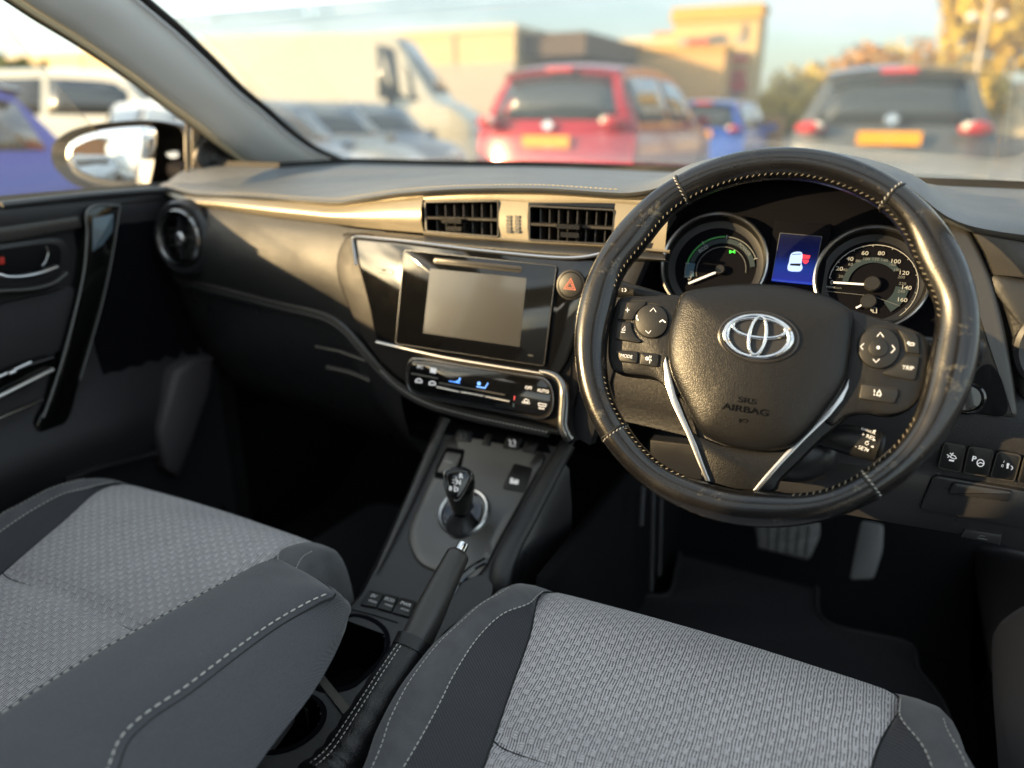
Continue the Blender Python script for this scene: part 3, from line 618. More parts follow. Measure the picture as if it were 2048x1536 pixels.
D_ = yrow([(300, 374, .955), (335, 376, .936), (390, 388, .915), (500, 393, .895), (600, 400, .87), (670, 404, .858), (730, 396, .85), (800, 386, .845), (939, 377, .842), (1100, 377, .842), (1240, 386, .842), (1310, 378, .842), (1370, 348, .842), (1450, 325, .842), (1560, 313, .842), (1650, 317, .842), (1700, 325, .842), (1760, 345, .842), (1800, 363, .842), (1825, 378, .842), (1862, 410, .845), (1887, 430, .845), (1924, 447, .845), (1973, 459, .845), (2048, 470, .842), (2200, 486, .84)])
ra, rc_, rd = samp(A, xs), samp(C_, xs), samp(D_, xs)
def sm_row(r, k=2):
    for _ in range(k): r = [r[0]]+[Vector((r[i].x, (r[i-1].y+2*r[i].y+r[i+1].y)/4, (r[i-1].z+2*r[i].z+r[i+1].z)/4)) for i in range(1, len(r)-1)]+[r[-1]]
    return r
rc_, rd = sm_row(rc_), sm_row(rd)
rows = []
for t in (0, .15, .3, .45, .6, .72, .82, .9, .96):
    row = []
    for a, c in zip(ra, rc_):
        bump = max(c.z-1.03, 0)   # hood stands proud of the flat top and falls away behind its crest
        tt = t
        z = a.z+(c.z-bump-a.z)*tt+bump*max(0, (tt-.45)/.55)**1.6
        row.append(Vector((a.x, a.y+(c.y-a.y)*tt, z+.004*math.sin(math.pi*tt))))
    rows.append(row)
rows.append(rc_)
for t, f in ((.3, .30), (.6, .52), (.85, .70)):
    rows.append([Vector((c.x, c.y+(d.y-c.y)*(t**.8), c.z+(d.z-c.z)*(t**1.7))) for c, d in zip(rc_, rd)])
rows.append(rd)
rows.append([Vector((d.x, d.y+.006, d.z-.006)) for d in rd]); rows.append([Vector((d.x, d.y+.03, d.z-.008)) for d in rd])
g = G(); g.loft(rows); mesh('top_pad', g, M_['pad'], dash, smooth=60)
g = G(); sp = [Vector((d.x, d.y-.0012, d.z+.004)) for d in rd[4:122]]; g.stitch(sp, .006, .0042, .0005, (0, -1, .3)); mesh('pad_stitching', g, M_['threadg'], dash, smooth=0)
# cowl strip between pad and glass
g = G(); g.loft([[Vector((a.x, a.y-.002, WSZ-.004)) for a in ra], [Vector((a.x, a.y+.004, WSZ+.009)) for a in ra], [Vector((a.x, a.y+.03, WSZ+.002)) for a in ra], [Vector((a.x, a.y+.05, WSZ-.04)) for a in ra]]); mesh('cowl_seal', g, M_['seam'], dash)
# --- gold-lit strip with the vents, upright plane of the centre fascia
FV = tilt((0, .846, .97), 13.4)
def fy(x):   # fascia depth along X (drifts away towards the passenger side)
    return interp([(-.75, .945), (-.70, .93), (-.55, .905), (-.40, .882), (-.28, .866), (-.16, .852), (-.08, .846), (.6, .846)], x)
def FS(x, y, out=0.):   # pixel -> fascia surface: tilted 13.4 deg, following fy
    return surf(x, y, lambda p: (fy(p.x)-out-p.y)+(p.z-.97)*math.tan(R_(13.4)))
topc = [(330, 381), (371, 391), (450, 396), (547, 402), (620, 408), (670, 411), (730, 404), (800, 394), (848, 390)]
botc = [(330, 384), (371, 408), (450, 419), (547, 434), (600, 440), (660, 447), (720, 454), (790, 461), (848, 466)]
def band(top, bot, n=40, bulge=.008, m=7, out=0.):
    a = crom([FS(x, y, out) for x, y in top], n); b = crom([FS(x, y, out) for x, y in bot], n)
    return [[p.lerp(q, t)+Vector((0, -bulge*math.sin(math.pi*t), 0)) for p, q in zip(a, b)] for t in [i/(m-1) for i in range(m)]]
g = G(); g.loft(band(topc, botc))
g.loft(band([(848, 390), (939, 382), (1100, 382), (1240, 391), (1340, 400)], [(848, 404), (939, 402), (997, 402), (1058, 405), (1232, 407), (1340, 417)], 40, .002, 3))
g.loft(band([(848, 462), (920, 469), (998, 474), (1058, 480), (1225, 489), (1340, 500)], [(848, 470), (920, 477), (998, 482), (1058, 487), (1225, 496), (1340, 507)], 40, .003, 3))
g.loft(band([(998, 401), (1057, 404)], [(998, 476), (1057, 481)], 6, .003, 4)); g.loft(band([(1231, 405), (1340, 412)], [(1224, 490), (1330, 499)], 6, .003, 4))
g.loft([[Vector((d.x, d.y+.005, d.z-.006)) for d in rd[2:150]], [Vector((d.x, fy(d.x)+.004+(d.z-.97)*.238, d.z-.012)) for d in rd[2:150]]])
mesh('fascia_trim', g, M_['strip'], dash, smooth=50)
def vent(tl, tr, br, bl, ns, tabx, taby, lab, hoodtop=None):
    c = [FS(*q, -.002) for q in (tl, tr, br, bl)]; back = [p+Vector((0, .055, -.004)) for p in c]
    g = G(); g.loft([[c[0], c[1], c[2], c[3]], [back[0], back[1], back[2], back[3]]], cu=True); g.add(back, [(0, 1, 2, 3)])
    v = mesh('air_vent', g, M_['black'], dash, smooth=0, label=lab)
    g = G(); fr = [FS(*q, .0015) for q in (tl, tr, br, bl)]; g.tube(rpoly(fr, .004), .0016, 6, closed=True); mesh('vent_frame', g, M_['smooth'], v)
    g = G()
    for k in range(1, ns+1):
        t = k/(ns+1); a = c[0].lerp(c[1], t)+Vector((0, .014, 0)); b = c[3].lerp(c[2], t)+Vector((0, .014, 0)); m = (a+b)/2
        g.box(m, (1, .25, 0), (0, 1, 0), b-a, .0014, .016, (b-a).length)
    mesh('vent_slats', g, M_['trimgrey'], v, smooth=0)
    g = G(); a, b = c[0].lerp(c[3], .52), c[1].lerp(c[2], .52); m = (a+b)/2+Vector((0, .002, 0)); g.box(m, b-a, (0, 1, 0), (0, 0, 1), (b-a).length, .012, .0028); mesh('cross_blade', g, M_['trimgrey'], v, smooth=0)
    g = G(); p = FS(tabx, taby, .004); g.box(p, b-a, (0, 1, 0), (0, 0, 1), .030, .014, .0055); g.box(p+Vector((.002, -.002, -.010)), b-a, (0, 1, 0), (0, 0, 1), .024, .007, .006); mesh('vent_tab', g, M_['chromed'], v, smooth=0)
    return v
vent((850, 404), (997, 402), (997, 474), (853, 463), 7, 908, 441, 'air vent left of the two thumbwheels')
vent((1059, 412), (1230, 420), (1224, 489), (1059, 480), 8, 1140, 452, 'air vent between the thumbwheels and steering wheel')
g = G(); c = [FS(*q, .001) for q in ((1012, 428), (1041, 430), (1040, 469), (1011, 467))]; g.slab(c, FV.n, .004); tw = mesh('thumbwheel_recess', g, M_['black'], dash, smooth=0)
for xa in (1014, 1031):
    g = G()
    for k in range(5):
        p = FS(xa+4, 434+k*7.2, .003); g.box(p, (1, 0, 0), (0, 1, 0), (0, 0, 1), .0065, .003, .0035)
    mesh('thumbwheel', g, M_['silver'], dash, smooth=0)
# --- lower gold band above the touchscreen unit
g = G(); g.loft(band([(690, 466), (760, 464), (848, 471), (998, 483), (1225, 497), (1330, 508)], [(700, 476), (763, 480), (886, 495), (1027, 510), (1132, 520), (1340, 524)], 50, .010, 8, .002)); mesh('centre_band', g, M_['pad2'], dash, smooth=60)
# --- passenger panel
def PS(x, y, out=0.): return surf(x, y, lambda p: (fy(p.x)-out-p.y)+(p.z-.97)*.10)
tp = crom([PS(x, y) for x, y in ((326, 384), (371, 409), (450, 420), (547, 435), (600, 441), (660, 448), (700, 456), (770, 463))], 50)
bt = crom([PS(x, y, -.004) for x, y in ((322, 545), (360, 562), (430, 580), (500, 600), (560, 617), (630, 636), (680, 660), (760, 720))], 50)
rows = [[p.lerp(q, t)+Vector((0, -.022*math.sin(math.pi*t)**.8, 0)) for p, q in zip(tp, bt)] for t in [i/14 for i in range(15)]]
rows.append([q+Vector((0, .03, -.004)) for q in bt])
g = G(); g.loft(rows); mesh('passenger_panel', g, M_['pad2'], dash, smooth=60)
ridge = [(326, 541, -.01), (360, 556, -.006), (430, 575, 0), (500, 592, 0), (560, 607, 0), (625, 622, .002), (660, 634, .004), (690, 655, .007), (722, 690, .010), (760, 734, .013), (800, 770, .013), (851, 799, .013), (920, 820, .013), (1000, 838, .013), (1097, 858, .013), (1120, 862, .013)]
g = G(); g.tube(crom([PS(x, y, o+.001) for x, y, o in ridge], 80), .0052, 10); mesh('upper_piping', g, M_['trimgrey'], dash)
g = G(); g.tube(crom([PS(x, y+9, o) for x, y, o in ridge[:-1]], 80), .0055, 10); lowp = mesh('lower_piping', g, M_['pad2'], dash)
g = G(); g.stitch(crom([PS(x, y+6.5, o+.0068) for x, y, o in ridge[9:-1]], 60), .0052, .0036, .0009, (0, -1, .2)); mesh('piping_stitching', g, M_['thread'], lowp, smooth=0)
# glovebox: front leans in towards the footwell
gt = crom([PS(x, y+12, o-.006) for x, y, o in ridge[:11]], 50)
rows = [gt]
for dy, dz in ((.004, -.03), (.02, -.08), (.05, -.15), (.10, -.22), (.2, -.26)): rows.append([Vector((p.x, p.y+dy, (p.z+dz) if dz > -.1 else min(p.z+dz*.8, .80+dz))) for p in gt])
g = G(); g.loft(rows); gb_ = mesh('glovebox', g, M_['smooth'], dash, smooth=60)
def onrow(x, y, Y): return PY(x, y, Y)
g = G(); g.tube([PY(632, 694, .842), PY(680, 703, .838), PY(732, 722, .836)], .0030, 8); g.tube([PY(655, 735, .848), PY(700, 745, .845), PY(742, 762, .842)], .0042, 8); mesh('glovebox_handle', g, M_['trimgrey'], gb_)
# round side vent at the passenger end
vp = tilt((0, 0, 0), 6); c0 = PS(362, 476, .028); VP_ = Pl(c0, (1, 0, 0), (.06, -1, .1))
g = G(); g.lathe(VP_, [(.066, -.03), (.064, -.004), (.058, .003), (.048, .0), (.046, -.005)], 48, cap=False); sv = mesh('side_vent', g, M_['smooth'], dash)
g = G(); g.lathe(VP_, [(.049, .0), (.0485, .006), (.045, .009), (.041, .007), (.037, -.004), (.036, -.02)], 48, cap=False); mesh('vent_ring', g, M_['chromed'], sv)
g = G(); g.lathe(VP_, [(.037, .0), (.037, -.04), (0, -.041)], 40); mesh('vent_duct', g, M_['black'], sv)
g = G()
for k in (-1, 0, 1): g.box(VP_.loc(0, k*.014, -.008), (1, 0, 0), VP_.n, VP_.v, .068*math.sqrt(1-(abs(k)*.4)**2), .016, .0016)
g.box(VP_.loc(.0, 0, -.004), (1, 0, 0), VP_.n, VP_.v, .003, .014, .07); mesh('vent_slats', g, M_['smooth'], sv, smooth=0)
g = G(); g.lathe(VP_, [(.011, -.006), (.011, .004), (.007, .008), (0, .009)], 24); mesh('vent_knob', g, M_['silver'], sv)
# end cap of the dash at the door side
g = G(); g.slab([PX(x, y, -.722) for x, y in ((300, 380), (337, 372), (345, 560), (352, 640), (330, 660), (296, 600))], (1, 0, 0), .02, .002); mesh('end_cap', g, M_['smooth'], dash)
# --- centre stack surround (between piping and the gloss unit)
IP = Pl(FS(961, 600, 0), (1, 0, 0), FV.n)
sur = [(698, 468), (684, 484), (675, 503), (671, 530), (674, 556), (682, 580), (694, 610), (706, 640), (728, 682), (762, 726), (802, 762), (851, 791), (920, 812), (1000, 830), (1097, 850), (1124, 856), (1150, 800), (1190, 640), (1240, 520), (1100, 500), (880, 484), (760, 470)]
g = G(); g.slab(crom([IP.at(x, y, .004) for x, y in sur], 120, True), IP.n, .05, .004); mesh('stack_surround', g, M_['sur'], dash, smooth=50)
# right-hand metal-look pillar trim of the stack
pil = [(1079, 743, .012), (1100, 748, .013), (1116, 757, .014), (1126, 775, .015), (1128, 800, .016), (1126, 830, .017), (1126, 852, .018), (1134, 872, .018), (1142, 880, .016)]
g = G(); g.tube(crom([IP.at(x, y, o) for x, y, o in pil], 40), lambda t: .0028+.0042*min(1, t*2.2), 12, up=IP.n, flat=.55); mesh('stack_edge_trim', g, M_['chromed'], dash)
g = G(); rr_ = crom([IP.at(x, y, o) for x, y, o in ((1135, 500, 0), (1150, 600, .0), (1146, 700, .004), (1137, 780, .008), (1136, 860, .010), (1146, 884, .010))], 30)
g.loft([rr_, [p+Vector((.012, .03, 0)) for p in rr_], [p+Vector((.03, .2, 0)) for p in rr_]]); mesh('stack_side', g, M_['smooth'], dash)
# ---------------------------------------------------------------- touchscreen unit
unit = thing('touchscreen_unit', 'gloss black centre unit with blank touchscreen, disc slot and hazard button', 'touchscreen', IP.at(950, 710))
up_ = [(707, 477), (760, 481), (820, 486), (886, 494), (950, 502), (1027, 510), (1080, 515), (1132, 519), (1200, 522), (1190, 560), (1170, 620), (1150, 680), (1135, 720), (1118, 748), (1104, 752), (1079, 743), (991, 729), (886, 711), (800, 692), (754, 682), (746, 655), (740, 620), (727, 569), (716, 530), (709, 500)]
g = G(); g.slab(rpoly([IP.at(x, y, .011) for x, y in up_], .004, 3), IP.n, .012, .002); body = mesh('gloss_panel', g, M_['piano'], unit, smooth=40)
g = G(); g.tube(crom([IP.at(x, y, .0118) for x, y in [(712, 530), (708, 500), (706, 478), (712, 474), (760, 478), (820, 484), (886, 492), (950, 500), (1027, 508), (1080, 513), (1132, 516), (1170, 514), (1200, 508), (1225, 500)]], 90), .0024, 8); mesh('upper_silver_trim', g, M_['silver'], unit)
g = G(); g.tube(crom([IP.at(x, y, .0118) for x, y in [(753, 684), (800, 695), (886, 714), (991, 732), (1079, 746), (1104, 752)]], 50), .0020, 8); mesh('lower_silver_trim', g, M_['silver'], unit)
SPn = IP.off(.0145)
g = G(); g.slab(rpoly([SPn.at(x, y) for x, y in ((809, 500), (1113, 532), (1088, 732), (791, 687))], .004), IP.n, .005, .0006); bez = mesh('screen_bezel', g, M_['piano'], unit)
g = G(); g.tube(rpoly([SPn.at(x, y, -.0003) for x, y in ((809, 500), (1113, 532), (1088, 732), (791, 687))], .004), .0008, 6, closed=True); mesh('bezel_edge', g, M_['chromed'], bez)
g = G(); g.slab([SPn.at(x, y, .0004) for x, y in ((860, 537), (1053, 556), (1039, 694), (846, 666))], IP.n, .0008); mesh('screen', g, M_['screend'], bez, smooth=0)
g = G(); g.slab(rpoly([SPn.at(x, y, .0008) for x, y in ((868, 515), (1045, 533), (1043, 546), (866, 527))], .0035), IP.n, .0012, .0004); mesh('disc_slot', g, M_['trimgrey'], bez)
g = G(); g.tube([SPn.at(872, 522, .0016), SPn.at(1038, 539, .0016)], .0008, 6); mesh('slot_gap', g, M_['seam'], bez)
g = G(); UP = IP.off(.0113)
g.ribbon([UP.at(*q) for q in ((752, 536), (783, 540), (787, 543), (785, 549), (753, 545))], .0008, UP.n, .0003); g.text('DISC', UP, 768, 541, 4, .0001)
g.text('MENU', SPn.off(.0002), 1061, 711, 3, .0001); mesh('panel_lettering', g, M_['dimw'], unit, smooth=0)
hz = IP.off(.012); c = hz.at(1143, 570); hu, hv = hz.uv(c); HZ = Pl(c, IP.u, IP.n)
g = G(); g.lathe(HZ, [(.0185, 0), (.018, .0035), (.0160, .004), (.0155, .002), (.015, .0035), (.013, .0042), (0, .0042)], 36); hb = mesh('hazard_button', g, M_['button'], unit)
g = G(); a = .0085; HT = HZ.off(.0044)
for s in (1, .55):
    tri = [HT.loc(s*a*math.cos(R_(90+120*k)), s*a*math.sin(R_(90+120*k))-.001) for k in range(3)]; g.ribbon(tri, .0014 if s == 1 else .001, HT.n, .0002, True)
mesh('hazard_triangle', g, M_['orange'], hb, smooth=0)
# ---------------------------------------------------------------- climate panel
KP = IP.off(.010)
cl = thing('climate_panel', 'long gloss black climate control panel lettered A/C, OFF and AUTO under the touchscreen', 'climate panel', KP.at(960, 790))
kp = [(829, 721), (1060, 755), (1085, 760), (1098, 775), (1102, 800), (1096, 822), (1080, 832), (1060, 830), (870, 795), (828, 781), (818, 765), (819, 735)]
g = G(); g.slab(crom([KP.at(x, y, .0008) for x, y in [(826, 717), (940, 734), (1060, 752), (1090, 758), (1103, 775), (1107, 800), (1101, 827), (1083, 837), (1056, 834), (960, 815), (868, 799), (824, 785), (814, 766), (815, 733)]], 70, True), IP.n, .004, .0012); pf = mesh('panel_frame', g, M_['sur'], cl, smooth=50)
g = G(); g.tube(crom([KP.at(x, y, .0006) for x, y in [(826, 717), (940, 734), (1060, 752), (1090, 758), (1103, 775), (1107, 800), (1101, 827), (1083, 837), (1056, 834), (960, 815), (868, 799), (824, 785), (814, 766), (815, 733)]], 70, True), .0010, 6, closed=True); mesh('frame_edge', g, M_['chromed'], pf)
g = G(); g.slab(crom([KP.at(x, y, .0014) for x, y in kp], 70, True), IP.n, .004, .0006); cb_ = mesh('panel_face', g, M_['piano'], cl)
KT = KP.off(.0018); g = G()
for s, x, y, h in (('A/C', 840, 734, 6.5), ('OFF', 1057, 776, 6.5), ('AUTO', 1086, 782, 6.5), ('FRONT', 1052, 806, 4), ('REAR', 1083, 817, 4)): g.text(s, KT, x, y, h, .0001, bold=.01)
g.slab(rpoly([KT.at(*q) for q in ((861, 735), (873, 737), (872, 747), (860, 745))], .001), KT.n, .0003)
for cx, cy in ((837, 762), (864, 767)): st(g, [(cx-6, cy+2), (cx-5, cy-2), (cx-2, cy-4), (cx+3, cy-4), (cx+7, cy), (cx+7, cy+3), (cx-6, cy+2)], .0016, KT)
st(g, [(1048, 800), (1052, 798), (1058, 801), (1056, 805), (1050, 804), (1048, 800)], .001, KT); st(g, [(1077, 806), (1093, 809), (1092, 813), (1077, 811), (1077, 806)], .001, KT)
mesh('button_lettering', g, M_['whiteE'], cb_, smooth=0)
g = G(); KB = KP.off(.004)
for a, b in (((874, 774), (919, 784)), ((922, 784), (968, 792)), ((971, 793), (1019, 803))): g.tube([KB.at(*a), KB.at(*b)], .0015, 8)
mesh('toggle_bar', g, M_['silver'], cb_)
g = G(); g.tube([KB.at(878, 766, -.001), KB.at(1010, 790, -.001)], .0012, 6); g.tube([KB.at(823, 747, -.001), KB.at(876, 757, -.001)], .0012, 6); mesh('divider_bar', g, M_['trimgrey'], cb_)
g = G(); st(g, [(898, 762), (920, 766)], .001, KT); st(g, [(911, 764), (918, 762), (920, 756)], .0022, KT); st(g, [(953, 773), (970, 776), (976, 766)], .0013, KT); st(g, circ(958, 767, 2.4, 2.4, 8), .0016, KT); mesh('blue_symbols', g, M_['blueE'], cb_, smooth=0)
g = G(); st(g, [(1029, 792), (1028.5, 800)], .001, KT); mesh('hot_mark', g, mat('lit_red', (.5, .05, .05), .5, emis=(1, .1, .1, .3)), cb_, smooth=0)
g = G(); st(g, [(1027.5, 806), (1027, 814)], .001, KT); mesh('cold_mark', g, M_['tealb'], cb_, smooth=0)

# ---------------------------------------------------------------- right-hand side of the dash
RP = tilt((.6, .842, .9), 8)
g = G(); g.slab([RP.at(x, y, .004) for x, y in ((1946, 466), (2048, 482), (2140, 494), (2140, 566), (2048, 556), (1988, 550), (1970, 505))], RP.n, .02, .002); mesh('gloss_strip', g, M_['trimgrey'], dash)
g = G(); g.dome(crom([RP.at(x, y, .0) for x, y in ((1980, 552), (2048, 558), (2180, 575), (2180, 860), (2048, 842), (2040, 800), (2025, 700), (2005, 610))], 60, True), RP.at(2080, 700), RP.n, [(1, -.03), (1, -.003), (.97, .0), (.8, .004), (0, .006)]); mesh('side_panel', g, M_['pad2'], dash, smooth=60)
c = RP.at(2140, 700, .006); RV = Pl(c, RP.u, RP.n)
g = G(); g.lathe(RV, [(.047, -.006), (.045, .002), (.041, .005), (.035, .004), (.033, -.002), (.032, -.03), (0, -.03)], 48); mesh('driver_side_vent', g, M_['smooth'], dash)
bt_ = [(1884, 432), (1925, 450), (1940, 458), (1952, 480), (1968, 515), (1986, 560), (2000, 610), (2014, 670), (2026, 740), (2034, 800), (2036, 836), (2015, 838), (1985, 832), (1930, 826), (1925, 740), (1920, 600), (1900, 500)]
g = G(); BTp = tilt((.55, .832, .9), 14); g.slab(crom([BTp.at(x, y) for x, y in bt_], 110, True), BTp.n, .04, .006); mesh('binnacle_side_trim', g, M_['trimgrey'], dash, smooth=60)
g = G(); BTq = BTp.off(.0015); g.dome(crom([BTq.at(x, y) for x, y in ((1950, 750), (1975, 728), (1996, 745), (2010, 780), (2016, 815), (2005, 832), (1965, 828), (1935, 820))], 40, True), BTq.at(1980, 785), BTq.n, [(1, 0), (.95, .0008), (0, .0008)]); mesh('ignition_recess', g, M_['black'], dash)
c = BTp.at(1932, 795, .004); IG = Pl(c, BTp.u, BTp.n)
g = G(); g.lathe(IG, [(.0165, 0), (.0165, .006), (.0145, .008), (.013, .006), (.012, .007), (0, .0075)], 36); mesh('start_button', g, M_['piano'], dash)
# binnacle walls: left and right cheeks and floor behind the wheel
g = G()
hood_in = [rd[i] for i in range(130, 184)]
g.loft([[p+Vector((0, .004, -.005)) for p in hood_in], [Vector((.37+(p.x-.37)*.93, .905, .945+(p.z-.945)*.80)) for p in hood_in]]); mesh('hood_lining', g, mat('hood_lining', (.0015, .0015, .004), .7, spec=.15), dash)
def _c(g): mesh('binnacle_cheek', g, M_['dark'], dash)
g = G(); g.loft([[BTp.at(x, y, .0) for x, y in ((1890, 445), (1905, 520), (1922, 620), (1928, 740), (1930, 826))], [BTp.at(x-18, y+3, -.05) for x, y in ((1890, 445), (1905, 520), (1922, 620), (1928, 740), (1930, 826))]])
_c(g); g = G(); lc_ = [FS(x, y, .0) for x, y in ((1332, 400), (1300, 440), (1262, 500), (1236, 560), (1215, 640), (1180, 760), (1160, 860))]
g.loft([lc_, [p+Vector((.03, .05, 0)) for p in lc_]]); _c(g)
g = G(); q = [FS(x, y, .001) for x, y in ((1332, 405), (1240, 500), (1215, 530), (1190, 640), (1160, 760), (1142, 870), (1180, 890), (1240, 700), (1262, 590), (1300, 500), (1345, 430))]; g.slab(q, FV.n, .02, .001); mesh('binnacle_left_trim', g, M_['smooth'], dash)
# ---------------------------------------------------------------- knee panel under the wheel, right side
KN = tilt((.5, .80, .8), 12)
knee = thing('knee_panel', 'grained black lower dash panel with switch row and coin tray right of wheel', 'lower panel', (.5, .8, .66))
kx = [.13+.62*i/30 for i in range(31)]
kr = []
for dy, z in ((.075, .842), (.03, .846), (.006, .838), (0, .822), (-.004, .80), (-.003, .775), (.0, .757), (.012, .748)):
    kr.append([Vector((x, .815+dy-.02*math.exp(-((x-.36)/.12)**2), z)) for x in kx])
kr[-1:] = []
kr.append([Vector((x, .813-.02*math.exp(-((x-.36)/.12)**2), .752)) for x in kx])
g = G(); g.loft(kr); mesh('upper_section', g, M_['plastic'], knee, smooth=60)
KL = tilt((.5, .812, .75), 2)
g = G(); lowo = [(1300, 880), (1880, 945), (1900, 960), (2100, 990), (2200, 1010), (2200, 1200), (2048, 1105), (1950, 1075), (1800, 1050), (1690, 1030), (1560, 985), (1400, 960), (1300, 950)]
def kl(x, y, h=0): p = KL.at(x, y, h); return p
g.slab([kl(x, y) for x, y in lowo], KL.n, .02, .002); mesh('lower_section', g, M_['smooth'], knee)
g = G(); g.slab(rpoly([kl(x, y, .005) for x, y in ((1866, 950), (2060, 984), (2110, 1000), (2060, 1060), (2030, 1058), (1838, 1020))], .006), KL.n, .008, .0025); tray = mesh('coin_tray_lid', g, M_['smooth'], knee)
g = G(); g.slab(rpoly([kl(x, y, .009) for x, y in ((1905, 965), (2028, 984), (2016, 1006), (1895, 990))], .004), KL.n, .006, .003); mesh('tray_handle', g, M_['smooth'], tray)
g = G(); g.slab([kl(x, y, .004) for x, y in ((1930, 1058), (2005, 1070), (2000, 1092), (1920, 1075))], KL.n, .01, .002); bl = mesh('bonnet_release', g, M_['smooth'], knee)
g = G(); KX = KL.off(.0045); st(g, [(1955, 1076), (1975, 1079)], .001, KX); st(g, [(1958, 1073), (1962, 1071), (1970, 1073)], .0008, KX); mesh('bonnet_symbol', g, M_['dimw'], bl, smooth=0)
SW = Pl((.55, .812-.004, .78), (1, 0, 0), (0, -1, .03))
sws = [((1889, 885), (1931, 892), (1920, 944), (1876, 935)), ((1939, 893), (1987, 901), (1975, 953), (1927, 945)), ((1996, 903), (2042, 911), (2028, 963), (1981, 954)), ((2050, 912), (2100, 920), (2086, 972), (2036, 965))]
for i, s in enumerate(sws):
    g = G(); g.slab(rpoly([SW.at(*q, .003) for q in s], .0035), SW.n, .008, .001); b = mesh('switch', g, M_['button'], knee)
    g = G(); g.tube(rpoly([SW.at(*q, .0024) for q in s], .0035), .0007, 6, closed=True); mesh('switch_edge', g, M_['trimgrey'], b)
    if i == 3: continue
    ST = SW.off(.0033); g = G(); cx, cy = sum(q[0] for q in s)/4, sum(q[1] for q in s)/4
    if i == 0:
        st(g, [(cx-10, cy-5), (cx-5, cy-2), (cx-9, cy+1)], .0008, ST); st(g, [(cx-4, cy-8), (cx-1, cy-5), (cx+3, cy-8)], .0010, ST); st(g, [(cx-4, cy), (cx, cy-4), (cx+6, cy-2), (cx+9, cy+3), (cx+4, cy+4), (cx-4, cy)], .0008, ST); st(g, [(cx-6, cy+6), (cx+4, cy+8)], .0016, ST)
    if i == 1:
        g.text('P', ST, cx-9, cy-5, 11, .0001, bold=.02); st(g, circ(cx+4, cy+3, 7, 7, 18), .0009, ST); st(g, [(cx-2, cy+5), (cx+4, cy+2), (cx+10, cy+5)], .0009, ST)
    if i == 2:
        g.text('0', ST, cx-7, cy-1, 6, .0001); g.text('1', ST, cx-4, cy-9, 5, .0001); st(g, [(cx+2, cy-5), (cx+7, cy-4)], .0016, ST); st(g, [(cx+4, cy-4), (cx+3, cy+4)], .0016, ST); st(g, circ(cx+10, cy+3, 3.5, 3.5, 8, -90, 90)+[(cx+10, cy-.5)], .0008, ST)
    mesh('symbol', g, M_['whiteE'], b, smooth=0)
# ================================================================ CENTRE CONSOLE
HY = [(-.3, .49), (.30, .49), (.45, .492), (.55, .498), (.65, .515), (.72, .536), (.80, .580), (.85, .625), (.90, .69), (1.0, .80)]
def CH(Y): return sinterp(HY, Y)
def CS(x, y, up=0.): return surf(x, y, lambda p: p.z-CH(p.y)-up)
cons = thing('centre_console', 'dark grey centre console between the front seats with cup holders and raised edges', 'centre console', (0, .6, .25))
def cline(pts, up=0., n=30): return crom([CS(x, y, up) for x, y in pts], n)
# main deck between left and right edge, from the dash to behind the cup holders
Lx = [(886, 838), (868, 880), (838, 950), (806, 1020), (775, 1090), (745, 1150), (716, 1205), (690, 1250)]
Rx = [(1140, 884), (1120, 920), (1090, 975), (1060, 1030), (1028, 1090), (1005, 1135), (985, 1180), (975, 1215)]
La, Ra = cline(Lx), cline(Rx)
def edgeX(tab, Y):
    t = sorted([(p.y, p.x) for p in tab]); return interp(t, Y)
cup1 = (Vector((-.055, .545, 0)), .040); cup2 = (Vector((-.045, .435, 0)), .040)
ys = [.02+.004*i for i in range(216)]
def deckx(Y, s):
    a = min(edgeX(La, Y), -.085) if Y < .66 else edgeX(La, Y); b = edgeX(Ra, Y) if Y > .60 else .115
    return a+(b-a)*s
# deck as a grid with the cup-holder openings left out
hole_px1 = [(693, 1236), (735, 1240), (765, 1262), (771, 1290), (762, 1315), (730, 1348), (700, 1372), (650, 1378), (620, 1360), (600, 1330), (640, 1270)]
hole_px2 = [(520, 1395), (600, 1392), (632, 1405), (643, 1430), (630, 1460), (590, 1490), (540, 1502), (500, 1490), (480, 1440)]
def inpoly(p, poly):
    c = False; j = len(poly)-1
    for i in range(len(poly)):
        a, b = poly[i], poly[j]
        if (a.y > p.y) != (b.y > p.y) and p.x < (b.x-a.x)*(p.y-a.y)/(b.y-a.y)+a.x: c = not c
        j = i
    return c
H1 = crom([CS(x, y) for x, y in hole_px1], 40, True); H2 = crom([CS(x, y) for x, y in hole_px2], 40, True)
rows = []
for Y in ys: rows.append([Vector((deckx(Y, s/80), Y, CH(Y))) for s in range(81)])
g = G(); vs = [p for r in rows for p in r]; fs = []
for i in range(len(rows)-1):
    for j in range(80):
        c = (rows[i][j]+rows[i+1][j+1])/2
        if c.y < .6 and (inpoly(c, H1) or inpoly(c, H2)): continue
        fs.append((i*81+j, i*81+j+1, (i+1)*81+j+1, (i+1)*81+j))
g.add(vs, fs); deck = mesh('console_deck', g, M_['trimdeck'] if 'trimdeck' in M_ else mat('console_grain', (.055, .056, .058), .5, grain=.5, gs=700), cons, smooth=50)
M_['deck'] = bpy.data.materials['console_grain']
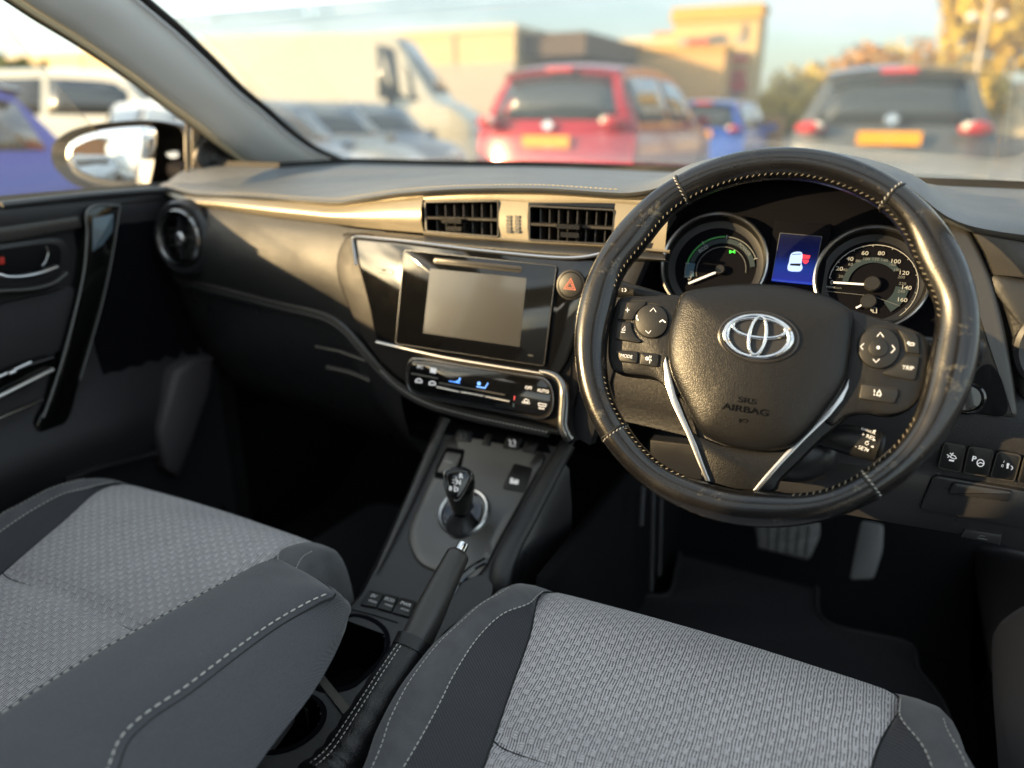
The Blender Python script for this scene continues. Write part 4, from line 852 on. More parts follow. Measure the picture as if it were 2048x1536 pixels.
# cup wells
for H in (H1, H2):
    g = G(); lip = [p+Vector((0, 0, .0015)) for p in H]; c = sum(H, Vector())/len(H); out = [p+(p-c).normalized()*.006+Vector((0, 0, .0005)) for p in H]
    g.loft([out, lip, [p+Vector((0, 0, -.004)) for p in H], [c+(p-c)*.92+Vector((0, 0, -.075)) for p in H]], cu=True); b_ = [c+(p-c)*.92+Vector((0, 0, -.075)) for p in H]; g.add(b_, [tuple(range(len(b_)))])
    mesh('cup_holder', g, M_['dark'], cons, smooth=50)
g = G(); g.box(CS(668, 1392, .001), (1, -.45, 0), (.45, 1, 0), (0, 0, 1), .07, .010, .004); g.box(CS(612, 1420, -.03), (1, -.45, 0), (.45, 1, 0), (0, 0, 1), .03, .012, .03); mesh('cup_divider', g, M_['trimgrey'], cons)
# side walls of the console
g = G()
left = [Vector((deckx(Y, 0), Y, CH(Y))) for Y in ys[:-2]]; right = [Vector((deckx(Y, 1), Y, CH(Y))) for Y in ys[:-2]]
g.loft([left, [p+Vector((-.012, 0, -.012)) for p in left], [p+Vector((-.02, 0, -.06)) for p in left], [Vector((p.x-.03, p.y, .22)) for p in left]])
g.loft([right, [p+Vector((.012, 0, -.015)) for p in right], [p+Vector((.018, 0, -.07)) for p in right], [Vector((p.x+.03, p.y, .22)) for p in right]])
mesh('console_side', g, M_['smooth'], cons, smooth=60)
# left rail
lr_ = cline([(890, 836), (872, 878), (842, 948), (810, 1020), (778, 1090), (750, 1148)], .004, 40)
g = G(); g.tube(lr_, lambda t: .0095*(1-t)**.5+.0005, 10, flat=.7); mesh('left_rail', g, M_['trimgrey'], cons)
# right rail (leather-look bolster with highlight seam), ends in an upstand by the driver seat
rr1 = crom([CS(x, y, u) for x, y, u in ((1136, 888, .010), (1112, 928, .012), (1080, 986, .014), (1050, 1040, .014), (1022, 1092, .014), (1006, 1130, .010), (1000, 1165, .0), (1000, 1192, -.02))], 50)
g = G(); g.tube(rr1, lambda t: .0125+.004*math.sin(t*2), 14, flat=.75); mesh('right_rail', g, M_['rail'], cons)
g = G(); g.tube([p+Vector((.009, -.002, .007)) for p in rr1], .0012, 6); mesh('rail_seam', g, M_['smooth'], cons)
# satin shifter plate
plate = [(905, 870), (940, 874), (1000, 886), (1050, 898), (1088, 908), (1075, 940), (1050, 985), (1020, 1040), (995, 1085), (975, 1125), (955, 1150), (940, 1156), (905, 1148), (860, 1135), (838, 1122), (822, 1095), (817, 1065), (822, 1040), (840, 1000), (865, 945), (885, 900), (893, 880)]
def dslab(g, pts, up, th, bev=.0012, n=60, fn=CS):
    q = crom([fn(x, y, up) for x, y in pts], n, True); c = sum(q, Vector())/len(q)
    rows = [[p-Vector((0, 0, th)) for p in q], [p-Vector((0, 0, bev)) for p in q], [c+(p-c)*.985 for p in q]]
    for s in (.8, .6, .4, .2, .02): rows.append([(lambda w: Vector((w.x, w.y, CH(w.y)+up)))(c+(p-c)*s) for p in q])
    g.loft(rows, cu=True); g.add(rows[-1], [tuple(range(len(q)))]); return g
g = G(); dslab(g, plate, .005, .006, .0015, 90); mesh('shifter_plate', g, mat('shifter_plate', (.13, .125, .118), .36, .6, rv=.04, vs=18), cons, smooth=60)
# switch row just under the stack
def csl(g, pts, up, th, bev=.001, rnd=.002):
    q = rpoly([CS(x, y, up) for x, y in pts], rnd); n = (q[len(q)//3]-q[0]).cross(q[2*len(q)//3]-q[0]).normalized()
    if n.z < 0: n = -n
    return g.slab(q, n, th, bev)
g = G(); csl(g, [(898, 842), (960, 858), (1090, 880), (1100, 906), (1040, 897), (960, 878), (884, 868)], .0065, .012); srow = mesh('switch_row', g, M_['dark'], cons)
for pts, s in ((((915, 858), (945, 864), (940, 884), (905, 880)), 'seat'), (((972, 866), (985, 869), (978, 892), (962, 889)), None), (((1015, 870), (1045, 876), (1035, 900), (1004, 895)), 'vsc'), (((1052, 880), (1078, 885), (1068, 908), (1042, 902)), None)):
    g = G(); csl(g, pts, .0105, .006, .0015); b = mesh('console_switch', g, M_['button'] if s != 'seat' else M_['smooth'], cons)
    if s:
        g = G(); cx = sum(p[0] for p in pts)/4; cy = sum(p[1] for p in pts)/4
        o = CS(cx, cy, .0112); cp = Pl(o, (1, 0, 0), (0, -.75, .66))
        for dx in (-5, 4): st(g, [(cx+dx-2, cy-6), (cx+dx+2, cy-1), (cx+dx, cy+4)], .0016, cp)
        st(g, [(cx-6, cy+6), (cx+6, cy+7)], .0012, cp); mesh('symbol', g, M_['whiteE'] if s == 'vsc' else M_['dimw'], b, smooth=0)
# sport/power switch with recess left of the knob
g = G(); csl(g, [(893, 893), (930, 899), (920, 945), (905, 962), (868, 956), (872, 935)], .0056, .004, .0004, .004); mesh('rocker_recess', g, M_['black'], cons)
g = G(); csl(g, [(893, 903), (922, 908), (906, 946), (873, 944)], .010, .006, .0015, .003); rk = mesh('rocker_switch', g, mat('rocker_grey', (.20, .19, .17), .4), cons)
cp = Pl(CS(898, 924, .0105), (1, 0, 0), (0, -.55, .83)); g = G(); g.text('POWER', cp, 896, 923, 4.5, .0001); mesh('lettering', g, M_['white'], rk, smooth=0)
g = G(); csl(g, [(1028, 926), (1066, 936), (1048, 986), (1005, 978), (1006, 970)], .0066, .004, .0008, .004); pb = mesh('park_button', g, M_['button'], cons)
cp = Pl(CS(1030, 958, .0072), (1, 0, 0), (0, -.55, .83)); g = G(); g.slab(rpoly([cp.at(x, y) for x, y in ((1022, 951), (1039, 952), (1036, 969), (1019, 966))], .0012), cp.n, .0003); mesh('symbol_plate', g, M_['whiteE'], pb, smooth=0)
g = G(); g.text('P', cp.off(.0002), 1029, 960, 9, .0001); mesh('lettering', g, M_['seam'], pb, smooth=0)
g = G(); st(g, [(1034, 944), (1039, 945)], .0012, cp); mesh('indicator', g, M_['dimw'], pb, smooth=0)
# EV / ECO / PWR buttons
for pts, a, b in ((((738, 1180), (768, 1186), (752, 1214), (720, 1208)), 'EV', 'MODE'), (((771, 1187), (797, 1193), (782, 1223), (754, 1215)), 'ECO', 'MODE'), (((800, 1194), (832, 1202), (818, 1233), (784, 1224)), 'PWR', 'MODE')):
    g = G(); csl(g, pts, .004, .005, .0008, .0012); bb = mesh('mode_button', g, M_['button'], cons)
    cp = Pl(CS(pts[0][0], pts[0][1]+15, .0046), (1, 0, 0), (0, -.2, .98)); g = G(); cx = sum(p[0] for p in pts)/4; cy = sum(p[1] for p in pts)/4
    g.text(a, cp, cx+3, cy-5, 7.5, .0001, sx=1.1, bold=.012); g.text(b, cp, cx+1, cy+6, 4.4, .0001, sx=1.1); mesh('lettering', g, M_['white'], bb, smooth=0)
g = G(); g.tube(cline([(698, 1218), (740, 1228), (795, 1245)], .001, 20), .0008, 6); mesh('panel_gap', g, M_['seam'], cons)
# tray beside the handbrake and blank panel edge
g = G(); g.tube(crom([CS(x, y, .006) for x, y in ((972, 1120), (940, 1140), (915, 1165), (900, 1190))], 20), .006, 10, flat=.6); mesh('plate_lip', g, M_['piano'], cons)
g = G(); dslab(g, [(905, 1180), (930, 1162), (965, 1150), (985, 1165), (978, 1200), (940, 1225), (890, 1262), (862, 1290), (850, 1270), (870, 1220)], .006, .01, .002, 40); mesh('side_tray', g, M_['deck'], cons)
# ---------------------------------------------------------------- gear selector
rc = CS(927, 1024, .006); rl = CS(877, 1030, .006); rr_2 = CS(980, 1020, .006); rrad = (rr_2-rl).length/2*.97
nrm = Vector((0, -(CH(rc.y+.02)-CH(rc.y-.02))/.04, 1)).normalized(); GP = Pl((rl+rr_2)/2, (1, 0, 0), nrm)
gear = thing('gear_selector', 'glossy black gear knob printed R, N, D, B rising from silver ring', 'gear selector', GP.loc(0, 0))
g = G(); g.lathe(GP, [(rrad*1.05, -.004), (rrad*1.03, .003), (rrad*.97, .0055), (rrad*.89, .0045), (rrad*.84, .0), (rrad*.83, -.004)], 64, cap=False); mesh('silver_ring', g, M_['silver'], gear)
g = G(); g.lathe(GP, [(rrad*.84, .0015), (rrad*.6, -.0005), (rrad*.3, .001), (0, .002)], 40); mesh('gate_cover', g, M_['piano'], gear)
g = G(); kb = GP.at(924, 1046, .0); tip = CAM+(ray(917, 940))*((kb-CAM).dot(CF)-.050)
ax = (tip-kb).normalized(); L_ = (tip-kb).length
kc = [(0, .010), (.12, .0115), (.22, .0115), (.26, .014), (.42, .0165), (.6, .0195), (.78, .0215), (.88, .0205), (.95, .0165), (.99, .009), (1., .002)]
side = Vector((1, .35, 0)); side = (side-ax*side.dot(ax)).normalized(); fw = ax.cross(side)
rows = [[kb+ax*(t*L_)+side*(math.cos(2*math.pi*k/40)*r)+fw*(math.sin(2*math.pi*k/40)*r*.80) for k in range(40)] for t, r in [(i/40, sinterp(kc, i/40)) for i in range(41)]]
g.loft(rows, cu=True, cap=True); kn = mesh('knob', g, M_['piano'], gear, smooth=60)
g = G(); g.lathe(Pl(kb, side, ax), [(.024, -.004), (.020, .004), (.013, .012), (.011, .02)], 28, cap=False); mesh('knob_boot', g, M_['smooth'], gear, smooth=60)
fc = kb+ax*(L_*.74); vdir = (CAM-fc).normalized(); vdir = (vdir-ax*.05).normalized()
KF = Pl(fc+vdir*.0225, side, vdir)
g = G(); face = [(889, 944), (905, 938), (928, 938), (943, 946), (938, 966), (925, 990), (912, 1002), (900, 990), (891, 970)]
q = crom([KF.at(x, y, 0) for x, y in face], 40, True); c = sum(q, Vector())/len(q)
g.dome(q, c, KF.n, [(1.02, -.012), (1, -.002), (.95, -.0006), (.7, .0002), (0, .0006)]); ff = mesh('knob_face', g, M_['piano'], kn, smooth=60)
g = G(); KT2 = KF.off(.0012)
g.text('R', KT2, 922, 952, 9, .0001, bold=.03); g.text('N', KT2, 917, 965, 9, .0001, bold=.03); g.text('D', KT2, 912, 979, 9, .0001, bold=.03); g.text('B', KT2, 901, 977, 8, .0001, bold=.03)
st(g, [(913, 954), (912, 960), (905, 960)], .0008, KT2); st(g, [(904, 965), (910, 965)], .0008, KT2); st(g, [(910, 968), (908, 973)], .0008, KT2)
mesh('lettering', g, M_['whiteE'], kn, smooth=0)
g = G(); g.tube([p+KF.n*.0002 for p in q], .0006, 6, closed=True); mesh('knob_seam', g, M_['chromed'], kn)
# ---------------------------------------------------------------- handbrake
hb_t, hb_e, bt_e = PX(925, 1092, .07), PX(823, 1300, .07), PX(640, 1580, .055)
hbr = thing('parking_brake_lever', 'leather-wrapped handbrake lever with chrome release button and stitched gaiter', 'handbrake', (.06, .5, .5))
axh = (hb_t-hb_e); upv = axh.cross(Vector((1, 0, 0))); upv = upv if upv.z > 0 else -upv
pth = crom([hb_t+axh*(-.07), hb_t.lerp(hb_e, .2)+Vector((0, 0, .001)), hb_t.lerp(hb_e, .5)+Vector((0, 0, .0015)), hb_t.lerp(hb_e, .8), hb_e-axh*.06], 40)
g = G(); g.tube(pth, lambda t: (.0105 if t < .004 else .0135+.0040*min(1, t*1.6)), 24, flat=1.05, up=upv); grip = mesh('grip', g, mat('grip_leather', (.040, .037, .035), .30, grain=.25, gs=600), hbr, smooth=60)
g = G(); an = axh.normalized(); g.tube([hb_t-an*.012, hb_t+an*.001, hb_t+an*.003, hb_t+an*.0035], lambda t: (.0068 if t < .6 else .0062 if t < .8 else .003), 24); mesh('release_button', g, M_['chrome'], hbr)
g = G(); g.tube([hb_e+an*.010, hb_e+an*.004, hb_e-an*.003], lambda t: .0215, 24, flat=1.1, up=upv); mesh('gaiter_collar', g, M_['leatherg'] if 'leatherg' in M_ else mat('gaiter_leather', (.008, .008, .009), .28, grain=.35, gs=420), hbr)
ML = bpy.data.materials['gaiter_leather']
g = G(); gp = [hb_e+an*.004, hb_e.lerp(bt_e, .25)+Vector((0, 0, -.002)), hb_e.lerp(bt_e, .5)+Vector((0, 0, -.007)), hb_e.lerp(bt_e, .8)+Vector((0, 0, -.010)), bt_e]
pth2 = crom(gp, 40); g.tube(pth2, lambda t: .0195+.010*t+.0012*math.sin(t*46)*t, 28, flat=1.05, up=upv); gai = mesh('gaiter', g, ML, hbr, smooth=60)
def gsurf(i, a, lift=.0004):
    t = i/(len(pth2)-1); tg = (pth2[min(i+1, len(pth2)-1)]-pth2[max(i-1, 0)]).normalized(); u = (upv-tg*upv.dot(tg)).normalized(); w = tg.cross(u); r = .0195+.010*t+lift
    return pth2[i]+w*(math.cos(a)*r)+u*(math.sin(a)*r*1.05)
g = G(); sgn = 1 if (gsurf(5, 0)-gsurf(5, math.pi)).x < 0 else -1
for a in (72, 86): 
    aa = R_(a) if sgn > 0 else R_(180-a); g.stitch([gsurf(i, aa) for i in range(1, 40)], .0048, .0034, .00055, CAM-hb_e)
mesh('gaiter_stitching', g, M_['thread'], gai, smooth=0)
g = G(); aa = R_(79) if sgn > 0 else R_(101); g.tube([gsurf(i, aa, .0002) for i in range(0, 40)], .0014, 6); mesh('gaiter_seam', g, ML, gai)
# ================================================================ ARMREST
ar = thing('centre_armrest', 'grey fabric centre armrest with white stitched edges between the seats', 'armrest', (0, .2, .5))
AZ = .650
top_l = [PZ(x, y, AZ-.004) for x, y in ((478, 1152), (420, 1182), (330, 1232), (200, 1305), (100, 1366), (0, 1432), (-150, 1530), (-320, 1645))]
top_r = [PZ(x, y, AZ-.004) for x, y in ((668, 1186), (662, 1195), (640, 1203), (560, 1248), (480, 1305), (380, 1382), (300, 1436), (255, 1480), (233, 1536), (205, 1640))]
tipc = [PZ(x, y, AZ-.006) for x, y in ((478, 1152), (505, 1139), (535, 1134), (575, 1139), (620, 1154), (652, 1172), (668, 1186))]
# cross-sections along the armrest axis
Lc, Rc, Tc = crom(top_l, 60), crom(top_r, 60), crom(tipc, 31)
def lat(c, Y): t = sorted([(p.y, p.x) for p in c]); return interp(t, Y)
ytip = max(p.y for p in Tc); rows = []
NY = 46
ring0 = None
loopx = []
def outline(Y):   # x extents of the armrest top at depth Y
    xl = lat(Lc, Y) if Y < Lc[0].y else None
    return xl
# build by stacked closed outlines (top view) instead: outline of the seam, outline of widest part, outline of underside
rs_unused = [PZ(x, y, AZ-.004) for x, y in ((699, 1199), (672, 1212), (600, 1250), (480, 1330), (380, 1410), (300, 1475), (250, 1536), (180, 1640))]
sideo = [PZ(x, y, .606) for x, y in ((699, 1212), (696, 1236), (690, 1262), (664, 1320), (622, 1390), (545, 1490), (480, 1580), (380, 1720))]
def loop(lft, tip, rgt): return crom(lft[::-1]+tip[1:-1]+rgt, 120)
lo_seam = loop(top_l, tipc, top_r)
out_l = [p+Vector((-.012, 0, -.018)) for p in top_l]
lo_bot = loop(out_l, [p+Vector((-.004, .004, -.016)) for p in tipc[:-1]]+[sideo[0]], sideo)
crease = [PZ(x, y, .619) for x, y in ((699, 1206), (692, 1238), (659, 1290), (600, 1368), (540, 1445), (440, 1545), (300, 1690))]
lo_side = loop([p+Vector((-.010, 0, -.008)) for p in top_l], [p+Vector((-.003, .004, -.008)) for p in tipc[:-1]]+[crease[0]], crease)
cen = [(lo_seam[i]+lo_seam[-1-i])/2 for i in range(60)]
mid = [cen[i] if i < 60 else cen[119-i] for i in range(120)]
rows = [[Vector((p.x*.6, p.y-.01, p.z-.004)) for p in lo_bot], lo_bot, lo_side]
for t, h in ((.3, .003), (.6, .004), (.85, .003)): rows.append([a.lerp(b, t)+Vector((0, 0, h)) for a, b in zip(lo_side, lo_seam)])
rows.append(lo_seam)
for t, h in ((.06, .0035), (.15, .006), (.35, .009), (.6, .0105), (.85, .011), (.999, .011)): rows.append([a.lerp(b, t)+Vector((0, 0, h)) for a, b in zip(lo_seam, mid)])
g = G(); g.loft(rows); padm = mesh('armrest_pad', g, M_['knit'], ar, smooth=70)
r6 = rows[7]
i0 = min(range(120), key=lambda i: (r6[i]-top_l[0]).length); i1 = min(range(120), key=lambda i: (r6[i]-top_r[1]).length)
for seg in (r6[:i0+1], r6[i1:]):
    g = G(); g.stitch(crom([p+Vector((0, 0, .0006)) for p in seg], 90), .0085, .0058, .0008, (0, 0, 1)); mesh('armrest_stitching', g, M_['thread'], padm, smooth=0)
g = G(); g.tube([p+Vector((.0022, .0, -.0005)) for p in crom(top_r, 90)], .0008, 6); mesh('armrest_seam', g, M_['seam'], padm)
g = G(); g.bx(-.095, .07, -.15, .30, .25, .60); g.box((.0, .315, .48), (1, 0, 0), (0, 1, 0), (0, 0, 1), .13, .05, .18); mesh('armrest_box', g, M_['smooth'], ar)

# ================================================================ SEATS
SO = Vector((.352, .35, .30))
seat = thing('car_seat', "driver's seat with patterned light grey insert and stitched charcoal side bolsters", 'car seat', SO, group='front seats')
def SZ(Y): return sinterp([(-.3, .47), (.0, .485), (.2, .508), (.4, .545), (.55, .578), (.62, .592), (.66, .585), (.69, .555)], Y)
def SS(x, y, up=0.): return surf(x, y, lambda p: p.z-SZ(p.y)-up)
XC = .352
c4p = [SS(x, y, .0) for x, y in ((1095, 1203), (1071, 1250), (1047, 1308), (1018, 1389), (985, 1485), (966, 1536))]
c3p = [SS(x, y, .010) for x, y in ((1090, 1205), (1057, 1207), (1019, 1222), (975, 1255), (937, 1303), (908, 1351), (880, 1408), (846, 1471), (808, 1536))]
c2p = [SS(x, y, .012) for x, y in ((995, 1190), (947, 1222), (908, 1260), (860, 1308), (822, 1361), (784, 1432), (765, 1480), (753, 1536))]
def tb(c): return sorted([(p.y, p.x-XC) for p in c])
t4, t3, t2 = tb(c4p), tb(c3p), tb(c2p)
def ext(t, Y, lo=None): return sinterp(t, Y)
Ys = [.70, .698, .69, .675, .655, .635, .615, .59, .56, .53, .49, .45, .41, .37, .33, .28, .22, .16, .10, .04, -.02, -.08]
def frontroll(Y):  # extra drop near the nose
    return 0
def seatrow(Y, k):
    yy = min(Y, .64)
    x4 = ext(t4, yy); x3 = min(ext(t3, yy), x4-.002); x2 = min(ext(t2, yy), x3-.02)
    if yy > .58: x4 -= .016*(min(Y, .66)-.58)/.08; x3 = min(x3, x4-.002); x2 = min(x2, x3-.02)
    x1 = x2-.022; x0 = x1-.004
    nose = max(0, Y-.60)/.10; pull = 1-.10*nose**2; z = SZ(min(Y, .66)); drop = .0
    if Y >= .655: z = SZ(.655)-{.655: 0, .675: .010, .69: .030, .698: .065, .70: .12}.get(Y, 0)
    ins = (1-nose)*1.0 if nose < 1 else 0
    up = [(-.115), -.035, .006*ins+.0, .012*ins+.0, .0]
    pts = [(x0*pull, z-.115), (x1*pull-.004, z-.06), (x1*pull, z-.022), ((x1+x2)/2*pull, z+.004*ins), (x2*pull, z+.013*ins), ((x2+x3)/2*pull, z+.0175*ins), (x3*pull, z+.011*ins), ((x3+x4)/2, z+.006*ins), (x4, z-.001), (x4*.93, z+.004), (x4*.6, z+.007), (x4*.2, z+.009)]
    full = pts+[(-x, z_) for x, z_ in pts[::-1]]
    return [Vector((XC+x, Y, zz)) for x, zz in full], x4
YS = SS(1000, 1487).y
def crossgroove(Y):   # the seam across the insert
    return -.010*math.exp(-((Y-YS)/.009)**2)
Yf = sorted(set([round(y, 4) for y in Ys]+[round(YS+.005*i, 4) for i in range(-6, 7)]), reverse=True)
allr = [seatrow(Y, 0)[0] for Y in Yf]
for r, Y in zip(allr, Yf):
    for i in range(9, 15): r[i].z += crossgroove(Y)
def sub(c0, c1): return [r[c0:c1+1] for r in allr]
def densify(rows, m):
    # smooth across
    return rows
def cols(a, b, m=None):
    sel = [r[a:b+1] for r in allr]
    out = []
    for r in sel: out.append(crom(r, (b-a)*3+1))
    tr = list(map(list, zip(*out)))   # columns
    tr = [crom(c, 90) for c in tr]
    return list(map(list, zip(*tr)))
g = G(); g.loft(cols(8, 15)); mesh('cushion_insert', g, M_['weave'], seat, smooth=180)
for a, b in ((6, 8), (15, 17)): g = G(); g.loft(cols(a, b)); mesh('cushion_side', g, M_['twill'], seat, smooth=180)
for a, b in ((0, 6), (17, 23)): g = G(); g.loft(cols(a, b)); mesh('cushion_bolster', g, M_['suede'], seat, smooth=180)
for c in (6, 17): g = G(); g.stitch(crom([r[c]+Vector((0, 0, .0008)) for r in allr if .0 < r[c].y < .66], 80), .0056, .0040, .00055, (0, 0, 1)); mesh('cushion_stitching', g, M_['thread'], seat, smooth=0)
for c in (4, 19): g = G(); g.stitch(crom([r[c]+Vector((0, 0, .0008)) for r in allr if .0 < r[c].y < .65], 80), .0056, .0040, .00045, (0, 0, 1)); mesh('cushion_stitching', g, M_['thread'], seat, smooth=0)
g = G()
for c in (8, 15): g.tube(crom([r[c]+Vector((0, 0, .0003)) for r in allr if .0 < r[c].y < .66], 60), .0010, 6)
k_ = min(range(len(Yf)), key=lambda i: abs(Yf[i]-YS)); g.tube(crom([p+Vector((0, 0, .0012)) for p in allr[k_][8:16]], 40), .0008, 6)
mesh('cushion_seam', g, M_['seam'], seat)
# backrest, reclined, behind the camera
g = G(); bf = []
for i in range(13):
    t = i/12; z = .50+.62*t; y = .055-.16*t-.03*math.sin(math.pi*t)*.3; w = .245-.05*t*t-.03*(1-t)
    bf.append([Vector((XC+w*s, y+(.045 if abs(s) > .7 else 0)*(1-t*.4)*1., z)) for s in (-1, -.92, -.75, -.6, -.3, 0, .3, .6, .75, .92, 1)])
bk = [[p+Vector((0, -.11, 0)) for p in r][::-1] for r in bf]
g.loft([a+b for a, b in zip(bf, bk)], cu=True, cap=True); 
mesh('backrest', g, M_['suede'], seat, smooth=70)
g = G(); g.dome([Vector((XC+.13*math.cos(t), -.14+.05*math.sin(t), 1.17)) for t in [2*math.pi*k/24 for k in range(24)]], (XC, -.14, 1.17), (0, 0, 1), [(.8, 0), (1, .02), (1.05, .08), (1, .15), (.8, .18), (0, .185)]); mesh('headrest', g, M_['twill'], seat, smooth=60)
g = G(); g.bx(XC-.2, XC+.2, .08, .60, .24, .42); mesh('seat_base', g, M_['dark'], seat)
seat2 = seat.copy(); col.objects.link(seat2); seat2.location = SO+Vector((-.682, -.043, 0)); seat2['label'] = 'passenger seat beyond the armrest with patterned light grey insert'
seat['label'] = 'front seat below the steering wheel with patterned light grey insert and stitched charcoal bolsters'
for ch in list(seat.children):
    c = ch.copy(); col.objects.link(c); c.parent = seat2
    ORIG[c.name] = ORIG[ch.name]

# ================================================================ PASSENGER DOOR
door = thing('car_door', 'dark passenger door trim with silver pull handle, glossy upright strip and side mirror', 'car door', (-.72, .4, .4))
DX = -.70
DP_ = Pl((DX, .5, .8), (0, 1, 0), (1, 0, 0))
def dat(x, y, h=0.): return PX(x, y, DX+h)
def dslabp(name, pts, h, th, m, par=door, bev=.002, n=None, rnd=.004, sm=45):
    q = [dat(x, y, h) for x, y in pts]; q = crom(q, n, True) if n else rpoly(q, rnd)
    g = G(); g.slab(q, (1, 0, 0), th, bev); return mesh(name, g, m, par, smooth=sm)
# base card: shaped sheet from sill down, bows out into the cabin lower down
yy = [-.42+.037*i for i in range(40)]
def sillz(Y): return interp([(-.4, .975), (.55, .983), (.93, .978), (1.1, .975)], Y)
rows = []
for dz, dx in ((0, -.035), (.004, -.012), (0, .004), (-.010, .008), (-.03, .006), (-.05, -.002), (-.15, -.008), (-.25, -.006), (-.33, .006), (-.36, .030), (-.40, .034), (-.45, .010), (-.6, .004), (-.72, -.01)):
    rows.append([Vector((DX+dx*(1 if Y < .75 else max(0, 1-(Y-.75)/.2)) , Y, sillz(Y)+dz)) for Y in yy])
g = G(); g.loft(rows); mesh('door_card', g, M_['doorp'], door, smooth=60)
g = G(); g.tube(crom([dat(x, y, .004) for x, y in ((0, 410), (-120, 424), (140, 394), (240, 385), (332, 378))][0:1]+[dat(x, y, .004) for x, y in ((80, 401), (160, 392), (240, 385), (333, 378))], 30), .009, 10, flat=.6); mesh('sill_cap', g, mat('sill_cap', (.06, .062, .065), .4), door)
g = G(); g.tube([dat(-200, 460, .003), dat(0, 437, .003), dat(160, 419, .003), dat(330, 395, .003)], .0022, 8); mesh('sill_groove', g, M_['seam'], door)
dslabp('upper_ledge', [(-150, 478), (0, 455), (160, 432), (166, 455), (0, 486), (-150, 512)], .012, .02, M_['trimgrey'])
rec = dslabp('handle_recess', [(-60, 492), (0, 487), (118, 476), (135, 490), (138, 520), (128, 556), (95, 580), (0, 590), (-60, 595)], .006, .012, M_['smooth'], n=50)
dslabp('recess_shade_patch', [(-50, 505), (0, 499), (95, 487), (118, 492), (122, 515), (114, 536), (60, 548), (0, 552), (-50, 556)], .0075, .004, M_['black'], rec, .0005, 40)  # flat black patch painted as the shade inside the handle recess
g = G(); g.tube(crom([dat(x, y, o) for x, y, o in ((-40, 548, .02), (0, 549, .026), (14, 553, .028), (45, 552, .028), (80, 545, .027), (112, 533, .020))], 30), .0045, 10, flat=.7); mesh('door_release', g, M_['silver'], door)
g = G(); g.tube(crom([dat(x, y, .016) for x, y in ((92, 492), (96, 505), (92, 520), (84, 532))], 16), .002, 8); mesh('release_edge', g, M_['chromed'], rec)
dslabp('lock_indicator', [(0, 515), (9, 514), (10, 528), (1, 530)], .010, .004, M_['red'], rec, .0005, None, .001)
g = G(); g.tube(crom([dat(x, y, .016) for x, y in ((-80, 592), (0, 582), (60, 578), (105, 566), (132, 545))], 30), .006, 10, flat=.6); mesh('recess_lip', g, M_['trimgrey'], rec)
dslabp('fabric_inlay', [(-120, 640), (0, 610), (110, 585), (150, 578), (142, 640), (122, 700), (60, 722), (0, 740), (-120, 770)], .004, .012, mat('inlay', (.022, .022, .025), .8, grain=.3, gs=1500, gtype='n'), n=50)
dslabp('switch_panel', [(-120, 800), (0, 752), (60, 728), (112, 712), (104, 745), (0, 790), (-120, 838)], .030, .03, M_['piano'])
g = G(); g.tube([dat(-5, 755, .034), dat(62, 724, .034)], .002, 6); g.tube([dat(18, 747, .037), dat(30, 742, .038)], .0035, 8); mesh('window_switch', g, M_['silver'], door)
g = G(); g.tube([dat(-120, 850, .036), dat(0, 792, .036), dat(106, 739, .034)], .0036, 8); mesh('armrest_trim', g, M_['silver'], door)
g = G(); g.tube([dat(-100, 885, .020), dat(0, 836, .02), dat(85, 800, .018)], .0028, 8); mesh('pocket_edge', g, M_['chromed'], door)
strip = dslabp('gloss_strip', [(178, 418), (238, 410), (235, 440), (222, 520), (205, 600), (180, 690), (155, 780), (130, 848), (76, 862), (100, 800), (125, 720), (152, 620), (168, 540), (174, 470)], .018, .022, M_['piano'], n=90)
g = G(); g.tube(crom([dat(x, y, .020) for x, y in ((240, 411), (178, 417), (174, 470), (168, 540), (150, 625), (124, 722), (98, 802), (86, 835))], 60), .0020, 8); g.tube(crom([dat(x, y, .019) for x, y in ((240, 411), (236, 440), (223, 520), (206, 600), (181, 690), (160, 760))], 60), .0011, 8); mesh('strip_edging', g, mat('strip_edge', (.14, .14, .14), .3, .8), strip)
dslabp('strip_inset', [(186, 436), (228, 428), (226, 462), (206, 490), (186, 504)], .0195, .003, mat('strip_inset', (.10, .14, .17), .12), strip, .0008, None, .001)  # bluish base colour stands in for a reflection on the gloss strip
g = G(); g.tube(crom([dat(x, y, -.006) for x, y in ((232, 575), (226, 640), (205, 685))], 20), .003, 6); mesh('door_seal', g, M_['smooth'], door)
# lower pocket moulding
g = G(); g.tube(crom([dat(x, y, .02) for x, y in ((130, 960), (200, 935), (280, 915), (345, 900))], 20), .006, 8); mesh('pocket_lip', g, M_['smooth'], door)
# quarter-light bar, mirror sail with tweeter
g = G()
for x0, w in ((374, .0035), (388, .005), (396, .003)): g.tube([PX(x0, 236, -.705), PX(x0+1, 366, -.725)], w, 8)
mesh('window_bar', g, mat('bar_trim', (.22, .20, .16), .3, .6), door)
g = G(); g.slab([PX(x, y, -.712) for x, y in ((396, 244), (440, 272), (490, 305), (560, 350), (400, 360))], (1, 0, 0), .012, .001); sail = mesh('mirror_sail', g, M_['dark'], door)
c = PX(424, 314, -.706); TW = Pl(c, (0, 1, 0), (1, -.1, .05)); g = G(); g.lathe(TW, [(.037, -.006), (.036, .006), (.031, .009), (.028, .006), (.012, .005), (.010, .008), (0, .009)], 40); mesh('tweeter', g, mat('tweeter', (.035, .033, .031), .5), sail)
# outer door skin (seen only in the mirror)
g = G(); rows = []
for z, dx in ((.99, -.10), (.97, -.125), (.86, -.155), (.70, -.165), (.5, -.17), (.3, -.16)): rows.append([Vector((-.66+dx, Y, z)) for Y in yy])
g.loft(rows); mesh('door_skin', g, M_['bodywhite'], door, smooth=60)
